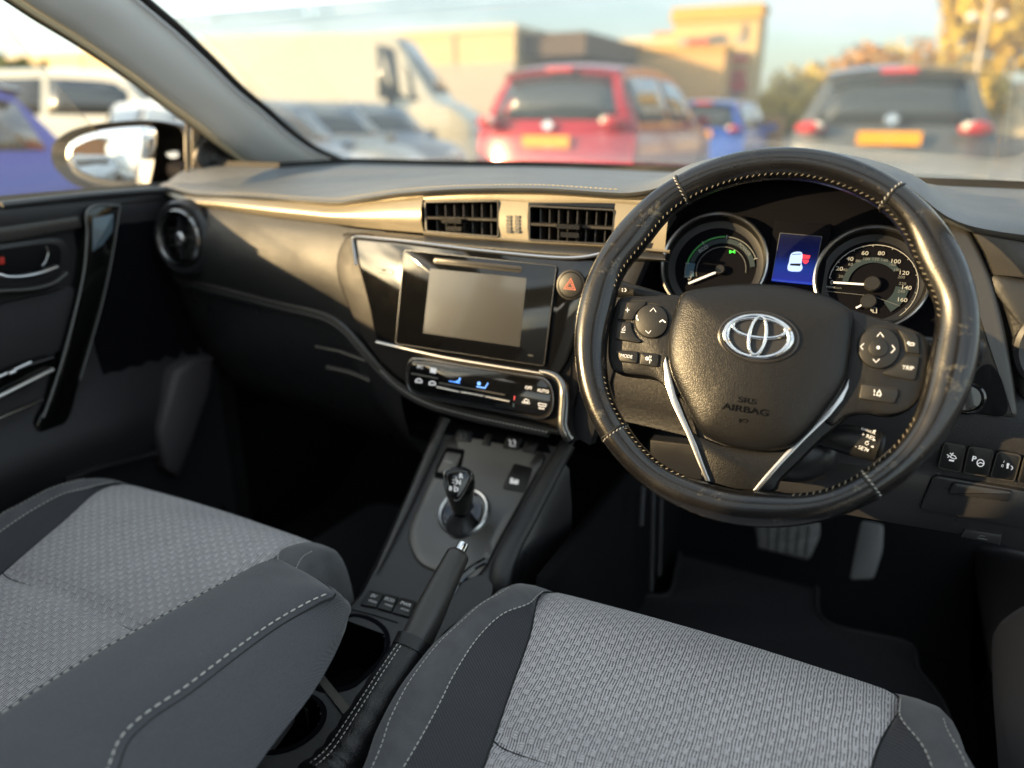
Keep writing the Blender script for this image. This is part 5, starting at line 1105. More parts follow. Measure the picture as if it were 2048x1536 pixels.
# ---- door mirror
mo = [(102, 306), (105, 290), (114, 278), (148, 258), (205, 246), (285, 240), (340, 246), (366, 258), (372, 300), (370, 358), (345, 374), (300, 386), (205, 386), (148, 369), (114, 341), (104, 322)]
mg = [(114, 306), (119, 287), (148, 268), (205, 251), (290, 244), (307, 252), (313, 268), (312, 298), (303, 350), (289, 380), (205, 378), (140, 357), (119, 333)]
mn = Vector((.36, -.93, .045)).normalized(); MP = Pl((-.915, 1.0, .99), (1, 0, 0), mn)
g = G(); q = crom([MP.at(x, y) for x, y in mo], 70, True); c = sum(q, Vector())/len(q); bk_ = Vector((-.1, 1, 0)).normalized()
g.loft([[c+(p-c)*s+bk_*d for p in q] for s, d in ((.955, .014), (.965, .002), (1, .0), (1.02, .02), (1.0, .06), (.9, .10), (.6, .125), (.1, .13))], cu=True)
mir = mesh('door_mirror', g, mat('mirror_shell', (.028, .027, .026), .3, coat=.3), door, smooth=60)
g = G(); q = crom([MP.at(x, y, -.006) for x, y in mg], 60, True); c = sum(q, Vector())/len(q); g.dome(q, c, mn, [(1, -.004), (1, 0), (.66, .0016), (.33, .0026), (0, .003)]); mesh('mirror_glass', g, M_['mirror'], mir, smooth=180)
g = G(); g.tube([MP.at(355, 340, -.03), PX(385, 350, -.74)], .022, 10); mesh('mirror_arm', g, M_['dark'], mir)
g = G(); ws = [[Vector((-.735, Y, sillz(Y)-.01)) for Y in yy if Y < 1.0], [Vector((-.66, Y, 1.20)) for Y in yy if Y < 1.0], [Vector((-.60, Y, 1.38)) for Y in yy if Y < 1.0]]
# side window pane, cut to the pillar line
def pilY(z): return .93-(z-.98)*1.05
rows = []
for z, x in ((.975, -.735), (1.08, -.705), (1.18, -.668), (1.28, -.625), (1.37, -.585)):
    ym = pilY(z); rows.append([Vector((x, -.38+(ym+.38)*k/12, z)) for k in range(13)])
g.loft(rows); mesh('window_pane', g, M_['side'], door, smooth=60, solid=.003)

# ================================================================ OWN CAR BODY: pillar, screen, roof, floor
body_ = thing('cabin_shell', 'pale grey windscreen pillar, windscreen and cabin shell of the car we sit in', 'car body', (0, .3, .1))
pR = [(690, 326), (625, 297), (575, 261), (530, 221), (480, 180), (420, 121), (350, 55), (285, 0), (200, -78), (80, -190)]
pL = [(560, 352), (505, 330), (455, 294), (392, 244), (324, 194), (252, 139), (152, 70), (62, 14), (-60, -70), (-200, -170)]
def pdx(i, n): return i/(n-1)
NL = 60
cr = crom([PX(x, y, -.640+.085*k/9) for k, (x, y) in enumerate(pR)], NL)
cl_ = crom([PX(x, y, -.700+.095*k/9) for k, (x, y) in enumerate(pL)], NL)
rows = []
for f, o in ((-.02, -.03), (0, -.004), (.05, .006), (.2, .012), (.45, .014), (.66, .0135), (.8, .006), (.93, -.004), (1, -.016), (1.01, -.04)):
    rows.append([a.lerp(b, f)+Vector((.75, -.55, .1))*o for a, b in zip(cl_, cr)])
g = G(); g.loft(rows); pilo = mesh('windscreen_pillar', g, M_['headliner'], body_, smooth=40)
g = G(); g.tube([a+Vector((.000, -.004, -.004)) for a in cl_], .0052, 8); mesh('pillar_seal', g, mat('sunlit_seal_tint', (.62, .52, .34), .4, .3), body_)  # gold base colour paints the sun's highlight along the pillar edge
g = G(); g.tube([a+Vector((-.006, .004, -.010)) for a in cl_], .005, 8); g.tube([a+Vector((.003, .002, .001)) for a in cr], .0065, 8); mesh('pillar_gasket', g, M_['seam'], body_)
# windscreen glass: from the cowl to the header
_h = [Vector((-.56+1.12*i/20, .36+.10*(1-((i-10)/10)**2), 1.375+.02*(1-((i-10)/10)**2))) for i in range(21)]
bot = [Vector((-.70+1.40*i/20, sinterp(A[0], -.70+1.40*i/20)+.03, WSZ-.005)) for i in range(21)]
ws_rows = []
for k in range(0, 44, 3):
    e = cr[k]+Vector((-.004, .012, .002))
    ws_rows.append([Vector((e.x*(-s), e.y+.07*(1-s*s), e.z+.012*(1-s*s))) for s in [(-1+2*i/20) for i in range(21)][::-1]])
g = G(); g.loft(ws_rows); mesh('windscreen', g, M_['win'], body_, smooth=180, solid=.004)
# roof with an added glass panel for more daylight, header and rails
g = G(); rr0 = []
for k in range(9):
    Y = [.36, .30, .10, -.15, -.5, -.9, -1.25, -1.45, -1.6][k]; z = [1.375, 1.395, 1.42, 1.43, 1.43, 1.42, 1.39, 1.36, 1.30][k]
    rr0.append([Vector((-.56+1.12*i/12, Y+(.10*(1-((i-6)/6)**2) if k == 0 else 0), z+.02*(1-((i-6)/6)**2))) for i in range(13)])
fs_keep = G()
for i in range(8):
    for j in range(12):
        if ROOF_OPEN and 1 <= i <= 4 and 2 <= j <= 9: continue
        fs_keep.add([rr0[i][j], rr0[i][j+1], rr0[i+1][j+1], rr0[i+1][j]], [(0, 1, 2, 3)])
mesh('roof_lining', fs_keep, M_['headliner'], body_, smooth=60, solid=.02)
if ROOF_OPEN:
    g = G(); g.loft([r[2:11] for r in rr0[1:6]]); mesh('added_glass_roof', g, M_['side'], body_, smooth=60)  # unseen panel, added to let sky light down onto the seats
g = G()
for s in (-1, 1):
    pts = [Vector((s*.56, .36, 1.375)), Vector((s*.565, .1, 1.41)), Vector((s*.565, -.5, 1.42)), Vector((s*.56, -1.25, 1.38)), Vector((s*.6, -1.6, 1.28))]; g.tube(crom(pts, 30), .03, 8)
    g.tube([Vector((s*.575, -.40, 1.41)), Vector((s*.66, -.42, 1.2)), Vector((s*.74, -.44, .95)), Vector((s*.74, -.44, .3))], .045, 10, flat=.6)
    g.tube([Vector((s*.58, -1.45, 1.36)), Vector((s*.72, -1.75, .98)), Vector((s*.74, -1.9, .6))], .07, 10)
g.tube(crom([Vector((.56, .36, 1.375)), Vector((.62, .75, 1.20)), Vector((.68, 1.22, 1.0))], 20), .03, 10)
mesh('roof_rail', g, M_['headliner'], body_, smooth=60)
# flanks below the rear windows, rear bulkhead, floor, bonnet, right sill
g = G()
g.bx(-.78, -.74, -1.9, -.30, .2, .97); g.bx(.74, .78, -1.9, -.25, .2, .97); g.bx(-.74, .74, -1.95, -1.85, .3, .99);
mesh('body_side', g, M_['bodywhite'], body_)
g = G(); g.bx(.70, .78, -.25, 1.6, .12, .30); mesh('door_sill', g, M_['dark'], body_)
g = G(); g.loft([[Vector((-.76+1.52*i/12, 1.36, .985+.01*(1-((i-6)/6)**2))) for i in range(13)], [Vector((-.74+1.48*i/12, 1.8, .93+.02*(1-((i-6)/6)**2))) for i in range(13)], [Vector((-.70+1.40*i/12, 2.2, .80)) for i in range(13)], [Vector((-.68+1.36*i/12, 2.35, .6)) for i in range(13)]]); mesh('bonnet', g, M_['bodywhite'], body_, smooth=60, solid=.02)
g = G(); g.bx(-.78, .78, -1.9, 1.5, .12, .20); g.loft([[Vector((x, 1.30, .20)) for x in (-.78, 0, .78)], [Vector((x, 1.52, .34)) for x in (-.78, 0, .78)], [Vector((x, 1.56, .9)) for x in (-.78, 0, .78)]])
mesh('floor_carpet', g, M_['carpet'], body_, smooth=40)
g = G(); g.box((-.73, 1.2, .55), (1, 0, 0), (0, 1, 0), (0, 0, 1), .06, .9, .8); mesh('kick_panel', g, M_['dark'], body_)
g = G(); g.slab([PX(x, y, -.66) for x, y in ((350, 745), (385, 722), (432, 716), (425, 780), (408, 830), (385, 900), (360, 960), (330, 940), (316, 860))], (1, -.3, 0), .05, .012); mesh('kick_trim', g, mat('kick_trim', (.055, .05, .055), .6), body_, smooth=50)
# tunnel side by the driver's feet and right-hand kick panel
g = G(); g.loft([[Vector((.150, Y, z)) for Y in (.72, .8, 1.0, 1.25, 1.45)] for z in (.56, .45, .30, .2)]); mesh('tunnel_carpet', g, M_['carpet'], body_, solid=.02)
g = G()
for x, y0, y1 in ((1286, 975, 1050), (1306, 980, 1180), (1322, 990, 1150)): g.tube([PX(x, y0, .175), PX(x-4, y1, .175)], .0035, 8)
mesh('tunnel_trim', g, mat('tunnel_trim', (.09, .09, .095), .5), body_)
rk = [[Vector((.735-.0, Y, .66)) for Y in (.2, .5, .8, 1.1, 1.4)], [Vector((.715, Y, .45)) for Y in (.2, .5, .8, 1.1, 1.4)], [Vector((.70, Y, .30)) for Y in (.2, .5, .8, 1.1, 1.4)], [Vector((.66, Y, .22)) for Y in (.2, .5, .8, 1.1, 1.4)]]
g = G(); g.slab([PX(x, y, .70) for x, y in ((1905, 1090), (2000, 1095), (2060, 1110), (2060, 1330), (1990, 1330), (1955, 1390), (1925, 1330), (1898, 1200))], (-1, 0, 0), .03, .012); mesh('driver_kick_panel', g, mat('kick_right', (.05, .047, .052), .55, grain=.3, gs=700), body_, smooth=50)
g = G(); q = crom([PX(x, y, .665) for x, y in ((1980, 1265), (2000, 1225), (2080, 1190), (2250, 1300), (2250, 1700), (2000, 1620), (1985, 1500), (1978, 1380))], 60, True); g.slab(q, (-1, 0, 0), .05, .02); mesh('sill_trim', g, mat('sill_trim', (.16, .155, .17), .5, grain=.3, gs=700), body_, smooth=60)
# pedals and mat
FLZ = .225
ped = thing('brake_pedal', 'wide worn rubber brake pedal under the steering wheel', 'pedal', PY(1575, 1085, 1.32))
g = G(); BPd = tilt(PY(1575, 1085, 1.32), 35); g.slab(rpoly([BPd.at(*q) for q in ((1508, 1045), (1640, 1040), (1640, 1070), (1618, 1120), (1515, 1095))], .01), BPd.n, .015, .004); pd = mesh('pedal_pad', g, mat('pedal_rubber', (.14, .135, .13), .6, grain=.5, gs=160, var=.4, vs=70), ped)
g = G()
for k in range(6): a_, b_ = BPd.at(1518+k*20, 1052, .0012), BPd.at(1516+k*19, 1098+k*3, .0012); g.tube([a_, b_], .0014, 6)
mesh('pedal_tread', g, M_['rubber'], pd)
g = G(); p0 = BPd.at(1575, 1075, -.01); g.tube([p0, p0+Vector((0, .06, .10)), p0+Vector((0, .12, .3))], .009, 8); mesh('pedal_arm', g, M_['dark'], ped)
acc = thing('accelerator_pedal', 'tall narrow accelerator pedal right of the brake', 'pedal', PY(1735, 1110, 1.25))
g = G(); AP = tilt(PY(1735, 1110, 1.25), 40); g.slab(rpoly([AP.at(*q) for q in ((1722, 1040), (1768, 1048), (1766, 1100), (1748, 1158), (1698, 1160), (1710, 1100))], .008), AP.n, .012, .004); mesh('pedal_pad', g, mat('pedal_plastic', (.10, .10, .10), .45), acc)
g = G(); p0 = AP.at(1735, 1090, -.01); g.tube([p0, p0+Vector((0, .08, .05)), p0+Vector((0, .14, .25))], .008, 8); mesh('pedal_arm', g, M_['dark'], acc)
mt = [(1372, 1092), (1420, 1094), (1470, 1104), (1540, 1124), (1595, 1140), (1625, 1158), (1634, 1180), (1634, 1215), (1646, 1240), (1675, 1256), (1740, 1270), (1805, 1284), (1826, 1296), (1836, 1340), (1868, 1380), (1892, 1420), (1903, 1470), (1908, 1540), (1900, 1650), (1200, 1600), (1120, 1300), (1260, 1260), (1282, 1196), (1335, 1190), (1352, 1140)]
MZ = FLZ+.012
g = G(); q = crom([PZ(x, y, MZ) for x, y in mt], 160, True); g.slab(q, (0, 0, 1), .012, .003)
fm = solo('floor_mat', g, M_['matc'], 'black carpet floor mat with notched edge in the driver footwell', 'floor mat', loc=PZ(1500, 1300, MZ), smooth=40)
g = G(); g.tube([p+Vector((0, 0, .0015)) for p in q], .0035, 6, closed=True); mesh('mat_binding', g, mat('binding', (.018, .018, .02), .8), fm)
g = G(); q = rpoly([Vector((x, y, MZ)) for x, y in ((-.58, .75), (-.16, .75), (-.16, 1.22), (-.3, 1.28), (-.55, 1.26))], .05); g.slab(q, (0, 0, 1), .012, .003)
solo('floor_mat', g, M_['matc'], 'black carpet floor mat in the passenger footwell left of console', 'floor mat', loc=(-.35, 1, MZ), smooth=40)
# ================================================================ OUTSIDE
GZ = -.08
PLZ = 1.02
paintc = {}
def paint(name, c, rough=.28): 
    if name not in paintc: paintc[name] = mat(name, c, rough, coat=.7, metal=.15)
    return paintc[name]
M_['cglass'] = mat('car_glass', (.035, .045, .05), .06, spec=.9, coat=.4)
M_['tyre'] = mat('tyre', (.02, .02, .02), .8); M_['rimm'] = mat('wheel_rim', (.45, .45, .46), .3, .9)
M_['taill'] = mat('tail_lamp', (.55, .02, .02), .12, coat=.8); M_['lens'] = mat('clear_lens', (.9, .86, .8), .08, coat=.9)
M_['plateY'] = mat('plate_yellow', (.95, .42, .0), .4); M_['plateW'] = mat('plate_white', (.75, .75, .72), .4); M_['ptext'] = mat('plate_text', (.02, .02, .02), .5)
def prof_hatch(L, H, hood=.30, rake=.16, suv=0.):
    b = -L/2
    return [(b+.10, .24, .80), (b+.02, .32, .90), (b, .50, .94), (b+.03, .66, .95), (b+.07, .80*H*.66, .96), (b+.11, H*.60, .96), (b+.14, H*.645, .93), (b+.30, H*.83, .79), (b+.40, H*.935, .71), (b+.34, H*.955, .71), (b+.60, H*.985, .70), (b+L*.42, H, .71), (b+L*.58, H*.975, .72), (b+L*.64, H*.945, .74), (b+L*.70, H*.83, .86), (b+L*.765, H*.685, .93), (b+L*.79, H*.655, .94), (b+L*.88, H*.615, .93), (b+L*.955, H*.54, .88), (b+L*.985, H*.46, .84), (b+L, .42, .82), (b+L-.02, .30, .80), (b+L-.10, .22, .74)]
def prof_van(L, H):
    b = -L/2
    return [(b+.04, .32, .90), (b, .40, .95), (b, .60, .97), (b, .90, .97), (b+.01, H*.42, .97), (b+.02, H*.5, .96), (b+.03, H*.55, .96), (b+.06, H*.80, .92), (b+.08, H*.93, .90), (b+.09, H*.94, .90), (b+.18, H*.985, .88), (b+L*.42, H, .88), (b+L*.66, H*.995, .88), (b+L*.72, H*.965, .86), (b+L*.79, H*.78, .86), (b+L*.865, H*.56, .90), (b+L*.88, H*.53, .92), (b+L*.93, H*.49, .92), (b+L*.975, H*.42, .90), (b+L*.99, H*.35, .88), (b+L, .55, .86), (b+L-.01, .38, .85), (b+L-.08, .30, .80)]
def make_car(name, label, L, W, H, p, pos, heading, van=False, group=None, plate=True, rear=True, front=True, cat='car', lamp='hi', darklow=True, wins=True, badge=True, bf=.63, pz=.93):
    root = thing(name, label, cat, (0, 0, 0), group)
    prof = prof_van(L, H) if van else prof_hatch(L, H)
    US = [-1, -.97, -.88, -.7, -.4, 0, .4, .7, .88, .97, 1]
    def top(i, u):
        y, z, w = prof[i]; hw = W/2*w; end = 1 if i < 7 else (-1 if i > 13 else 0)
        edge = abs(u)**4
        yo = end*.10*edge*(1.0 if i not in (8, 9) else .5)+end*.02*u*u
        return Vector((hw*u, y+yo, z-(.035*u*u+.02*edge)*(1 if 6 < i < 19 else .25)))
    n = len(prof)
    Zb = H*bf if not van else H*.5
    rowsT = [[top(i, u) for u in US] for i in range(n)]
    body = G(); glassr, glassf = G(), G()
    rw = (6, 8) if not van else None; ww = (13, 15)
    for i in range(n-1):
        for j in range(10): body.add([rowsT[i][j], rowsT[i][j+1], rowsT[i+1][j+1], rowsT[i+1][j]], [(0, 1, 2, 3)])
    def side(i, s):
        e = rowsT[i][0 if s < 0 else -1]; y = e.y; w = prof[i][2]
        tp = min(1, max(0, (y+L/2)/.25)); tq = min(1, max(0, (L/2-y)/.35)); k = .90+.10*min(tp, 1)**.5 if tp < 1 else .90+.10*min(tq, 1)**.5
        hw = W/2*k
        zb = min(e.z, Zb); zm = min(e.z, Zb*.62); zs = min(e.z, .26)
        yq = y
        if i in (9,): yq = prof[10][0]-.1
        pts = [e]
        pts += [Vector((s*max(abs(e.x), hw*.975), y, zb)), Vector((s*hw, y, zb-.05 if e.z > Zb else zb)), Vector((s*hw*1.0, y, zm)), Vector((s*hw*.97, y, zs+.06)), Vector((s*hw*.93, y, zs))]
        return pts
    sideidx = [i for i in range(n) if i != 9]
    for s in (-1, 1):
        rs_ = [side(i, s) for i in sideidx]; g2 = body; m = len(rs_[0])
        for a in range(len(rs_)-1):
            for b in range(m-1): body.add([rs_[a][b], rs_[a][b+1], rs_[a+1][b+1], rs_[a+1][b]], [(0, 1, 2, 3)])
    bo = mesh('body', body, p, root, smooth=38)
    def patch(i0, i1, u0, u1, off, nm, m_, k=6):
        g = G(); rows = []
        for i in range(i0, i1+1):
            y, z, w = prof[i]; rows.append([top(i, u0+(u1-u0)*q/k) for q in range(k+1)])
        a = (rows[1][k//2]-rows[0][k//2]); nn = a.cross(rows[0][k]-rows[0][0]).normalized()
        if nn.z < 0: nn = -nn
        rows2 = []
        for t, (r, r2) in enumerate(zip(rows, rows[1:]+[rows[-1]])): rows2.append([q_+nn*off for q_ in r])
        rows2[0] = [q_.lerp(w_, .12) for q_, w_ in zip(rows2[0], rows2[1])]; rows2[-1] = [q_.lerp(w_, .10) for q_, w_ in zip(rows2[-1], rows2[-2])]
        g.loft(rows2); return mesh(nm, g, m_, root, smooth=60, solid=.004)
    if not van: patch(6, 8, -.86, .86, .006, 'rear_window', M_['cglass'])
    patch(13, 15, -.88, .88, .006, 'windscreen', M_['cglass'])
    # side windows
    for s in (-1, 1):
        def sp(y, t):   # point on the greenhouse side at length y and height fraction t
            tabz = sorted([(rowsT[i][0].y, rowsT[i][0].z) for i in sideidx if 6 <= i <= 16]); tabx = sorted([(rowsT[i][0].y, abs(rowsT[i][0].x)) for i in sideidx if 6 <= i <= 16])
            ez, ex_ = interp(tabz, y), interp(tabx, y); bx_, bz = W/2*.975, min(Zb, ez); ex_ = min(ex_, bx_)
            return Vector((s*(bx_+(ex_-bx_)*t+.006), y, bz+(ez-bz)*t))
        b = -L/2
        spans = [(b+.42, b+L*.40), (b+L*.42, b+L*.66)] if not van else [(b+L*.66, b+L*.80)]
        if not wins: spans = []
        for y0, y1 in spans:
            g = G(); rows = []
            for q in range(7):
                y = y0+(y1-y0)*q/6; rows.append([sp(y, .08), sp(y, .45), sp(y, .85)])
            g.loft(rows); mesh('side_window', g, M_['cglass'], root, smooth=60, solid=.004)
    # wheels and arches
    wr = .33 if not van else .36
    for yv in (-L/2+L*.19, L/2-L*.195):
        for s in (-1, 1):
            pl = Pl((s*(W/2-.012), yv, wr), (0, 1, 0), (s, 0, 0))
            g = G(); g.lathe(pl, [(wr+.07, -.02), (wr+.07, .012), (wr+.035, .016), (0, .004)], 28); arch = mesh('wheel_arch', g, M_['dark'], root)  # dark disc stands in for the shaded hollow around the wheel
            g = G(); g.lathe(pl, [(wr*.60, -.1), (wr*.62, .022), (wr*.9, .030), (wr, .012), (wr, -.1)], 28, cap=False); wh = mesh('wheel', g, M_['tyre'], root)
            g = G(); g.lathe(pl, [(wr*.63, .020), (wr*.60, .026), (wr*.56, .012), (0, .010)], 28)
            for k in range(5):
                a = 2*math.pi*k/5; g.box(pl.loc(wr*.32*math.cos(a), wr*.32*math.sin(a), .016), pl.u*math.cos(a)+pl.v*math.sin(a), pl.n.cross(pl.u*math.cos(a)+pl.v*math.sin(a)), pl.n, wr*.58, .05, .016)
            mesh('rim', g, M_['rimm'], wh)
    b = -L/2
    lz = H*.655 if not van else .95
    for s in (-1, 1):
        g = G(); c = Vector((s*W/2*.80, b+.055, lz)); pl = Pl(c, (1, 0, 0), (s*.5, -1, .15))
        g.dome(ell(pl, 0, 0, .125 if not van else .07, .06 if not van else .25, 24), c, pl.n, [(1, -.10), (1, 0), (.9, .035), (.5, .055), (0, .06)]); tl = mesh('tail_lamp', g, M_['taill'], root, smooth=60)
        g = G(); c2 = c+Vector((-s*.05, -.045, .018)); g.dome(ell(Pl(c2, (1, 0, 0), (s*.3, -1, .2)), 0, 0, .085, .042, 16), c2, (s*.3, -1, .2), [(1, -.03), (1, 0), (.6, .02), (0, .025)]); mesh('lamp_lens', g, M_['lens'], tl, smooth=60)  # lens enlarged and whitened to paint a bright glint on the lamp
        g = G(); c = Vector((s*W/2*.70, L/2-.10, H*.47 if not van else .95)); pl = Pl(c, (1, 0, 0), (s*.5, 1, .3)); g.dome(ell(pl, 0, 0, .17, .075, 24), c, pl.n, [(1, -.10), (1, 0), (.8, .04), (0, .06)]); mesh('headlamp', g, M_['lens'], root, smooth=60)
        g = G(); c = Vector((s*(W/2+.07), L*.20, H*.66 if not van else H*.53)); g.dome(ell(Pl(c, (1, 0, 0), (0, -1, 0)), 0, 0, .10, .065 if not van else .13, 20), c, (0, -1, 0), [(0, -.12), (.7, -.10), (1, -.04), (1, .0), (0, .0)]); mesh('side_mirror', g, p if not van else M_['dark'], root, smooth=50)
    g = G(); g.box((0, b-.005, .36), (1, 0, 0), (0, 1, 0), (0, 0, 1), W*.80, .05, .16); g.box((0, L/2-.01, .34), (1, 0, 0), (0, 1, 0), (0, 0, 1), W*.7, .05, .18); mesh('bumper', g, M_['dark'], root)
    pz = pz if not van else .8
    g = G(); g.box((0, L/2-.035, H*.40), (1, 0, 0), (0, 1, 0), (0, 0, 1), W*.48, .06, .10); g.box((0, L/2-.02, .33), (1, 0, 0), (0, 1, 0), (0, 0, 1), W*.62, .06, .12); mesh('grille', g, M_['dark'], root)
    g = G(); ypl = b+.03; g.box((0, ypl, pz), (1, 0, 0), (0, 1, .12), (0, 0, 1), .52, .03, .112); pt = mesh('number_plate', g, M_['plateY'], root)
    g = G(); g.box((0, L/2, .45), (1, 0, 0), (0, 1, 0), (0, 0, 1), .52, .03, .11); mesh('number_plate', g, M_['plateW'], root)
    if not van:
        g = G(); g.box((0, b+.365, H*.945), (1, 0, 0), (0, 1, 0), (0, 0, 1), .30, .05, .045); mesh('brake_light', g, M_['taill'], root)
        pl = Pl((0, b+.075, pz+.155), (1, 0, 0), (0, -1, .15)); g = G(); g.lathe(pl, [(.055, 0), (.055, .012), (.045, .016), (.040, .006), (0, .006)], 24); g.box(pl.loc(0, 0, .012), pl.u, pl.v, pl.n, .12, .02, .008); mesh('badge', g, M_['chrome'], root)
    root.location = Vector(pos); root.rotation_euler = (0, 0, heading); return root
# cars ahead. heading 0 = nose away (+Y)
make_car('parked_car', 'bright red hatchback parked ahead with its yellow rear plate towards us', 3.8, 1.80, 1.76, paint('red_paint', (.40, .005, .018)), (-2.83, 7.25+1.9, GZ), R_(0), group='cars parked outside', pz=.965)
make_car('parked_car', 'grey family car straight ahead beyond the steering wheel, yellow rear plate', 4.3, 1.72, 1.69, paint('grey_paint', (.10, .115, .125)), (PY(1772, 250, 7.7).x, 7.7+2.15, GZ), R_(1), group='cars parked outside', pz=1.02)
make_car('parked_car', 'small bright blue car parked further off beside the red hatchback', 3.9, 1.66, 1.55, paint('blue_paint', (.02, .10, .55)), (-2.95, 14.2+1.95, GZ), R_(0), group='cars parked outside')
make_car('parked_car', 'silver grey car at the right edge beside the grey family car', 4.3, 1.76, 1.48, paint('silver_paint', (.50, .51, .52)), (2.62, 6.6+2.15, GZ), R_(0), group='cars parked outside')
make_car('parked_car', 'dark blue car close by outside the passenger window behind door mirror', 4.2, 1.76, 1.44, paint('navy_paint', (.02, .045, .34)), (-4.35, .82, GZ), R_(180), group='cars parked outside', bf=.70)
RH = R_(-90)
dv = Vector((math.cos(R_(20)), -math.sin(R_(20)), 0))
for nx, ny, pn, pc, hh, lb in ((.46-4.48, 5.3, 'ice_paint', (.38, .44, .50), 1.42, 'pale silver-blue car nearest the windscreen pillar, front end showing'), (.46-5.44, 7.4, 'oat_paint', (.50, .45, .34), 1.44, 'beige car in middle of the nose-first row below the panel van'), (.46-6.05, 9.4, 'steel_paint', (.16, .18, .22), 1.46, 'dark steel grey car at the far end of the nose-first row')):
    make_car('parked_car', lb, 4.1, 1.72, hh, paint(pn, pc), (nx-dv.x*2.05, ny-dv.y*2.05, GZ), RH-R_(20), group='row of cars seen nose first')
make_car('parked_van', 'tall white panel van side-on above the row of silver cars', 6.5, 2.1, 2.98, paint('van_white_sunlit', (.80, .74, .58)), CAM+(ray(702, 238))*17.5-Vector((0, 0, CAM.z-GZ)), R_(26.8)+RH-R_(9), van=True, cat='van')  # white van; cream in the paint carries the golden sunlight
make_car('parked_van', 'cream people carrier with curved roof beyond the dark blue car', 4.7, 1.85, 1.88, paint('cream_paint', (.80, .76, .62)), CAM+(ray(215, 238))*11.2-Vector((0, 0, CAM.z-GZ)), R_(26.8)+RH, cat='people carrier')
# reflected in the door mirror: cars behind on the left
make_car('parked_car', 'pale blue car behind us, seen only in the door mirror', 4.2, 1.76, 1.46, paint('ice_paint', (.40, .45, .50)), (-2.9, -6.2, GZ), R_(5), group='cars parked outside')
make_car('parked_car', 'white hatchback further behind us, seen only in the door mirror', 4.2, 1.76, 1.5, paint('van_white', (.68, .66, .60)), (-5.6, -7.4, GZ), R_(5), group='cars parked outside')
# ---------------------------------------------------------------- ground
g = G(); g.add([(-400, -300, GZ), (400, -300, GZ), (400, 600, GZ), (-400, 600, GZ)], [(0, 1, 2, 3)])
solo('ground', g, mat('asphalt', (.075, .073, .07), .85, var=.3, vs=.8, grain=.4, gs=60, gtype='n'), None, None, kind='structure', smooth=0)
# ---------------------------------------------------------------- buildings
def bmat(n, c, **k): return mat(n, c, .8, **k)
def building(name, label, x0, x1, y0, y1, z1, m, trim, cat='building', band=None):
    b = thing(name, label, cat, ((x0+x1)/2, (y0+y1)/2, GZ))
    g = G(); g.bx(x0, x1, y0, y1, GZ, z1); mesh('wall', g, m, b, smooth=0)
    g = G(); g.bx(x0-.15, x1+.15, y0-.15, y1+.15, z1+.003, z1+.35); mesh('roof_edge', g, trim, b, smooth=0)
    return b
cream = bmat('cream_cladding', (.62, .50, .30), var=.05, vs=.3); creamL = bmat('pale_cladding', (.70, .60, .42)); greyc = bmat('grey_cladding', (.42, .40, .37)); brown = bmat('brown_soffit', (.10, .075, .06)); ochre = bmat('ochre_band', (.60, .36, .08)); signr = bmat('red_sign', (.55, .05, .05)); dk = bmat('window_dark', (.12, .13, .15))
k = 1.45
def PB(x, y, Y): return PY(x, y, Y)
# long warehouse on the left: front faces us, its right corner at px x=1030
Yw = 44.; c = PB(1030, 62, Yw); z1 = c.z
w = building('warehouse', 'long cream clad warehouse behind the panel van, grey lower wall', c.x-75, c.x, Yw, Yw+26, z1, cream, creamL)
g = G(); zl = PB(1000, 125, Yw).z; g.bx(c.x-75, c.x+.0, Yw-.12, Yw-.01, GZ, zl); mesh('lower_wall', g, greyc, w, smooth=0)
g = G(); g.bx(c.x+.02, c.x+4.2, Yw+1, Yw+26, PB(1040, 112, Yw).z, z1-.1); mesh('canopy', g, brown, w, smooth=0)  # dark brown also holds the shade on this receding side
g = G()
for i in range(14): g.bx(c.x-72+5.2*i, c.x-71.9+5.2*i, Yw-.2, Yw-.13, zl, z1)
mesh('cladding_joint', g, greyc, w, smooth=0)
# low building in the middle with tower block
Yb = 60.; a = PB(1150, 98, Yb); b2 = PB(1345, 90, Yb)
m1 = building('shop_building', 'low sandy building between the warehouse and the yellow tower', a.x-4, b2.x+1, Yb, Yb+14, a.z+.2, bmat('sand_render', (.60, .42, .22)), creamL)
g = G()
for i in range(7):
    xx = a.x+1+i*(b2.x-a.x)/7; g.bx(xx, xx+1.0, Yb-.06, Yb-.01, a.z-2.8, a.z-1.4)
mesh('window', g, dk, m1, smooth=0)
g = G(); q0, q1 = PB(1303, 64, Yb), PB(1347, 64, Yb); g.bx(q0.x, q1.x, Yb+.5, Yb+6, a.z+.2, q0.z); mesh('roof_plant', g, bmat('orange_block', (.5, .22, .06)), m1, smooth=0)
Yt = 58.; t0, t1 = PB(1349, 28, Yt), PB(1521, 28, Yt)
tw_ = building('tower_building', 'tall yellow building with ochre top band and red signs', t0.x, t1.x, Yt, Yt+3, t0.z, bmat('yellow_render', (.62, .46, .22)), ochre)
g = G(); zz = PB(1349, 46, Yt).z; g.bx(t0.x-.2, t1.x+.2, Yt-.25, Yt-.01, zz, t0.z); mesh('top_band', g, ochre, tw_, smooth=0)
g = G()
for x0, y0, x1, y1 in ((1375, 78, 1412, 92), (1440, 112, 1494, 124), (1455, 142, 1488, 156), (1450, 160, 1490, 182)): 
    p0, p1 = PB(x0, y0, Yt-.3), PB(x1, y1, Yt-.3); g.bx(p0.x, p1.x, Yt-.3, Yt-.05, p1.z, p0.z)
mesh('sign_board', g, signr, tw_, smooth=0)
g = G()
for kz in range(4):
    zq = t0.z-1.6-kz*1.15
    for kx in range(4): xa = t0.x+.4+kx*(t1.x-t0.x-.6)/4; g.bx(xa, xa+.9, Yt-.045, Yt-.015, zq-.55, zq)
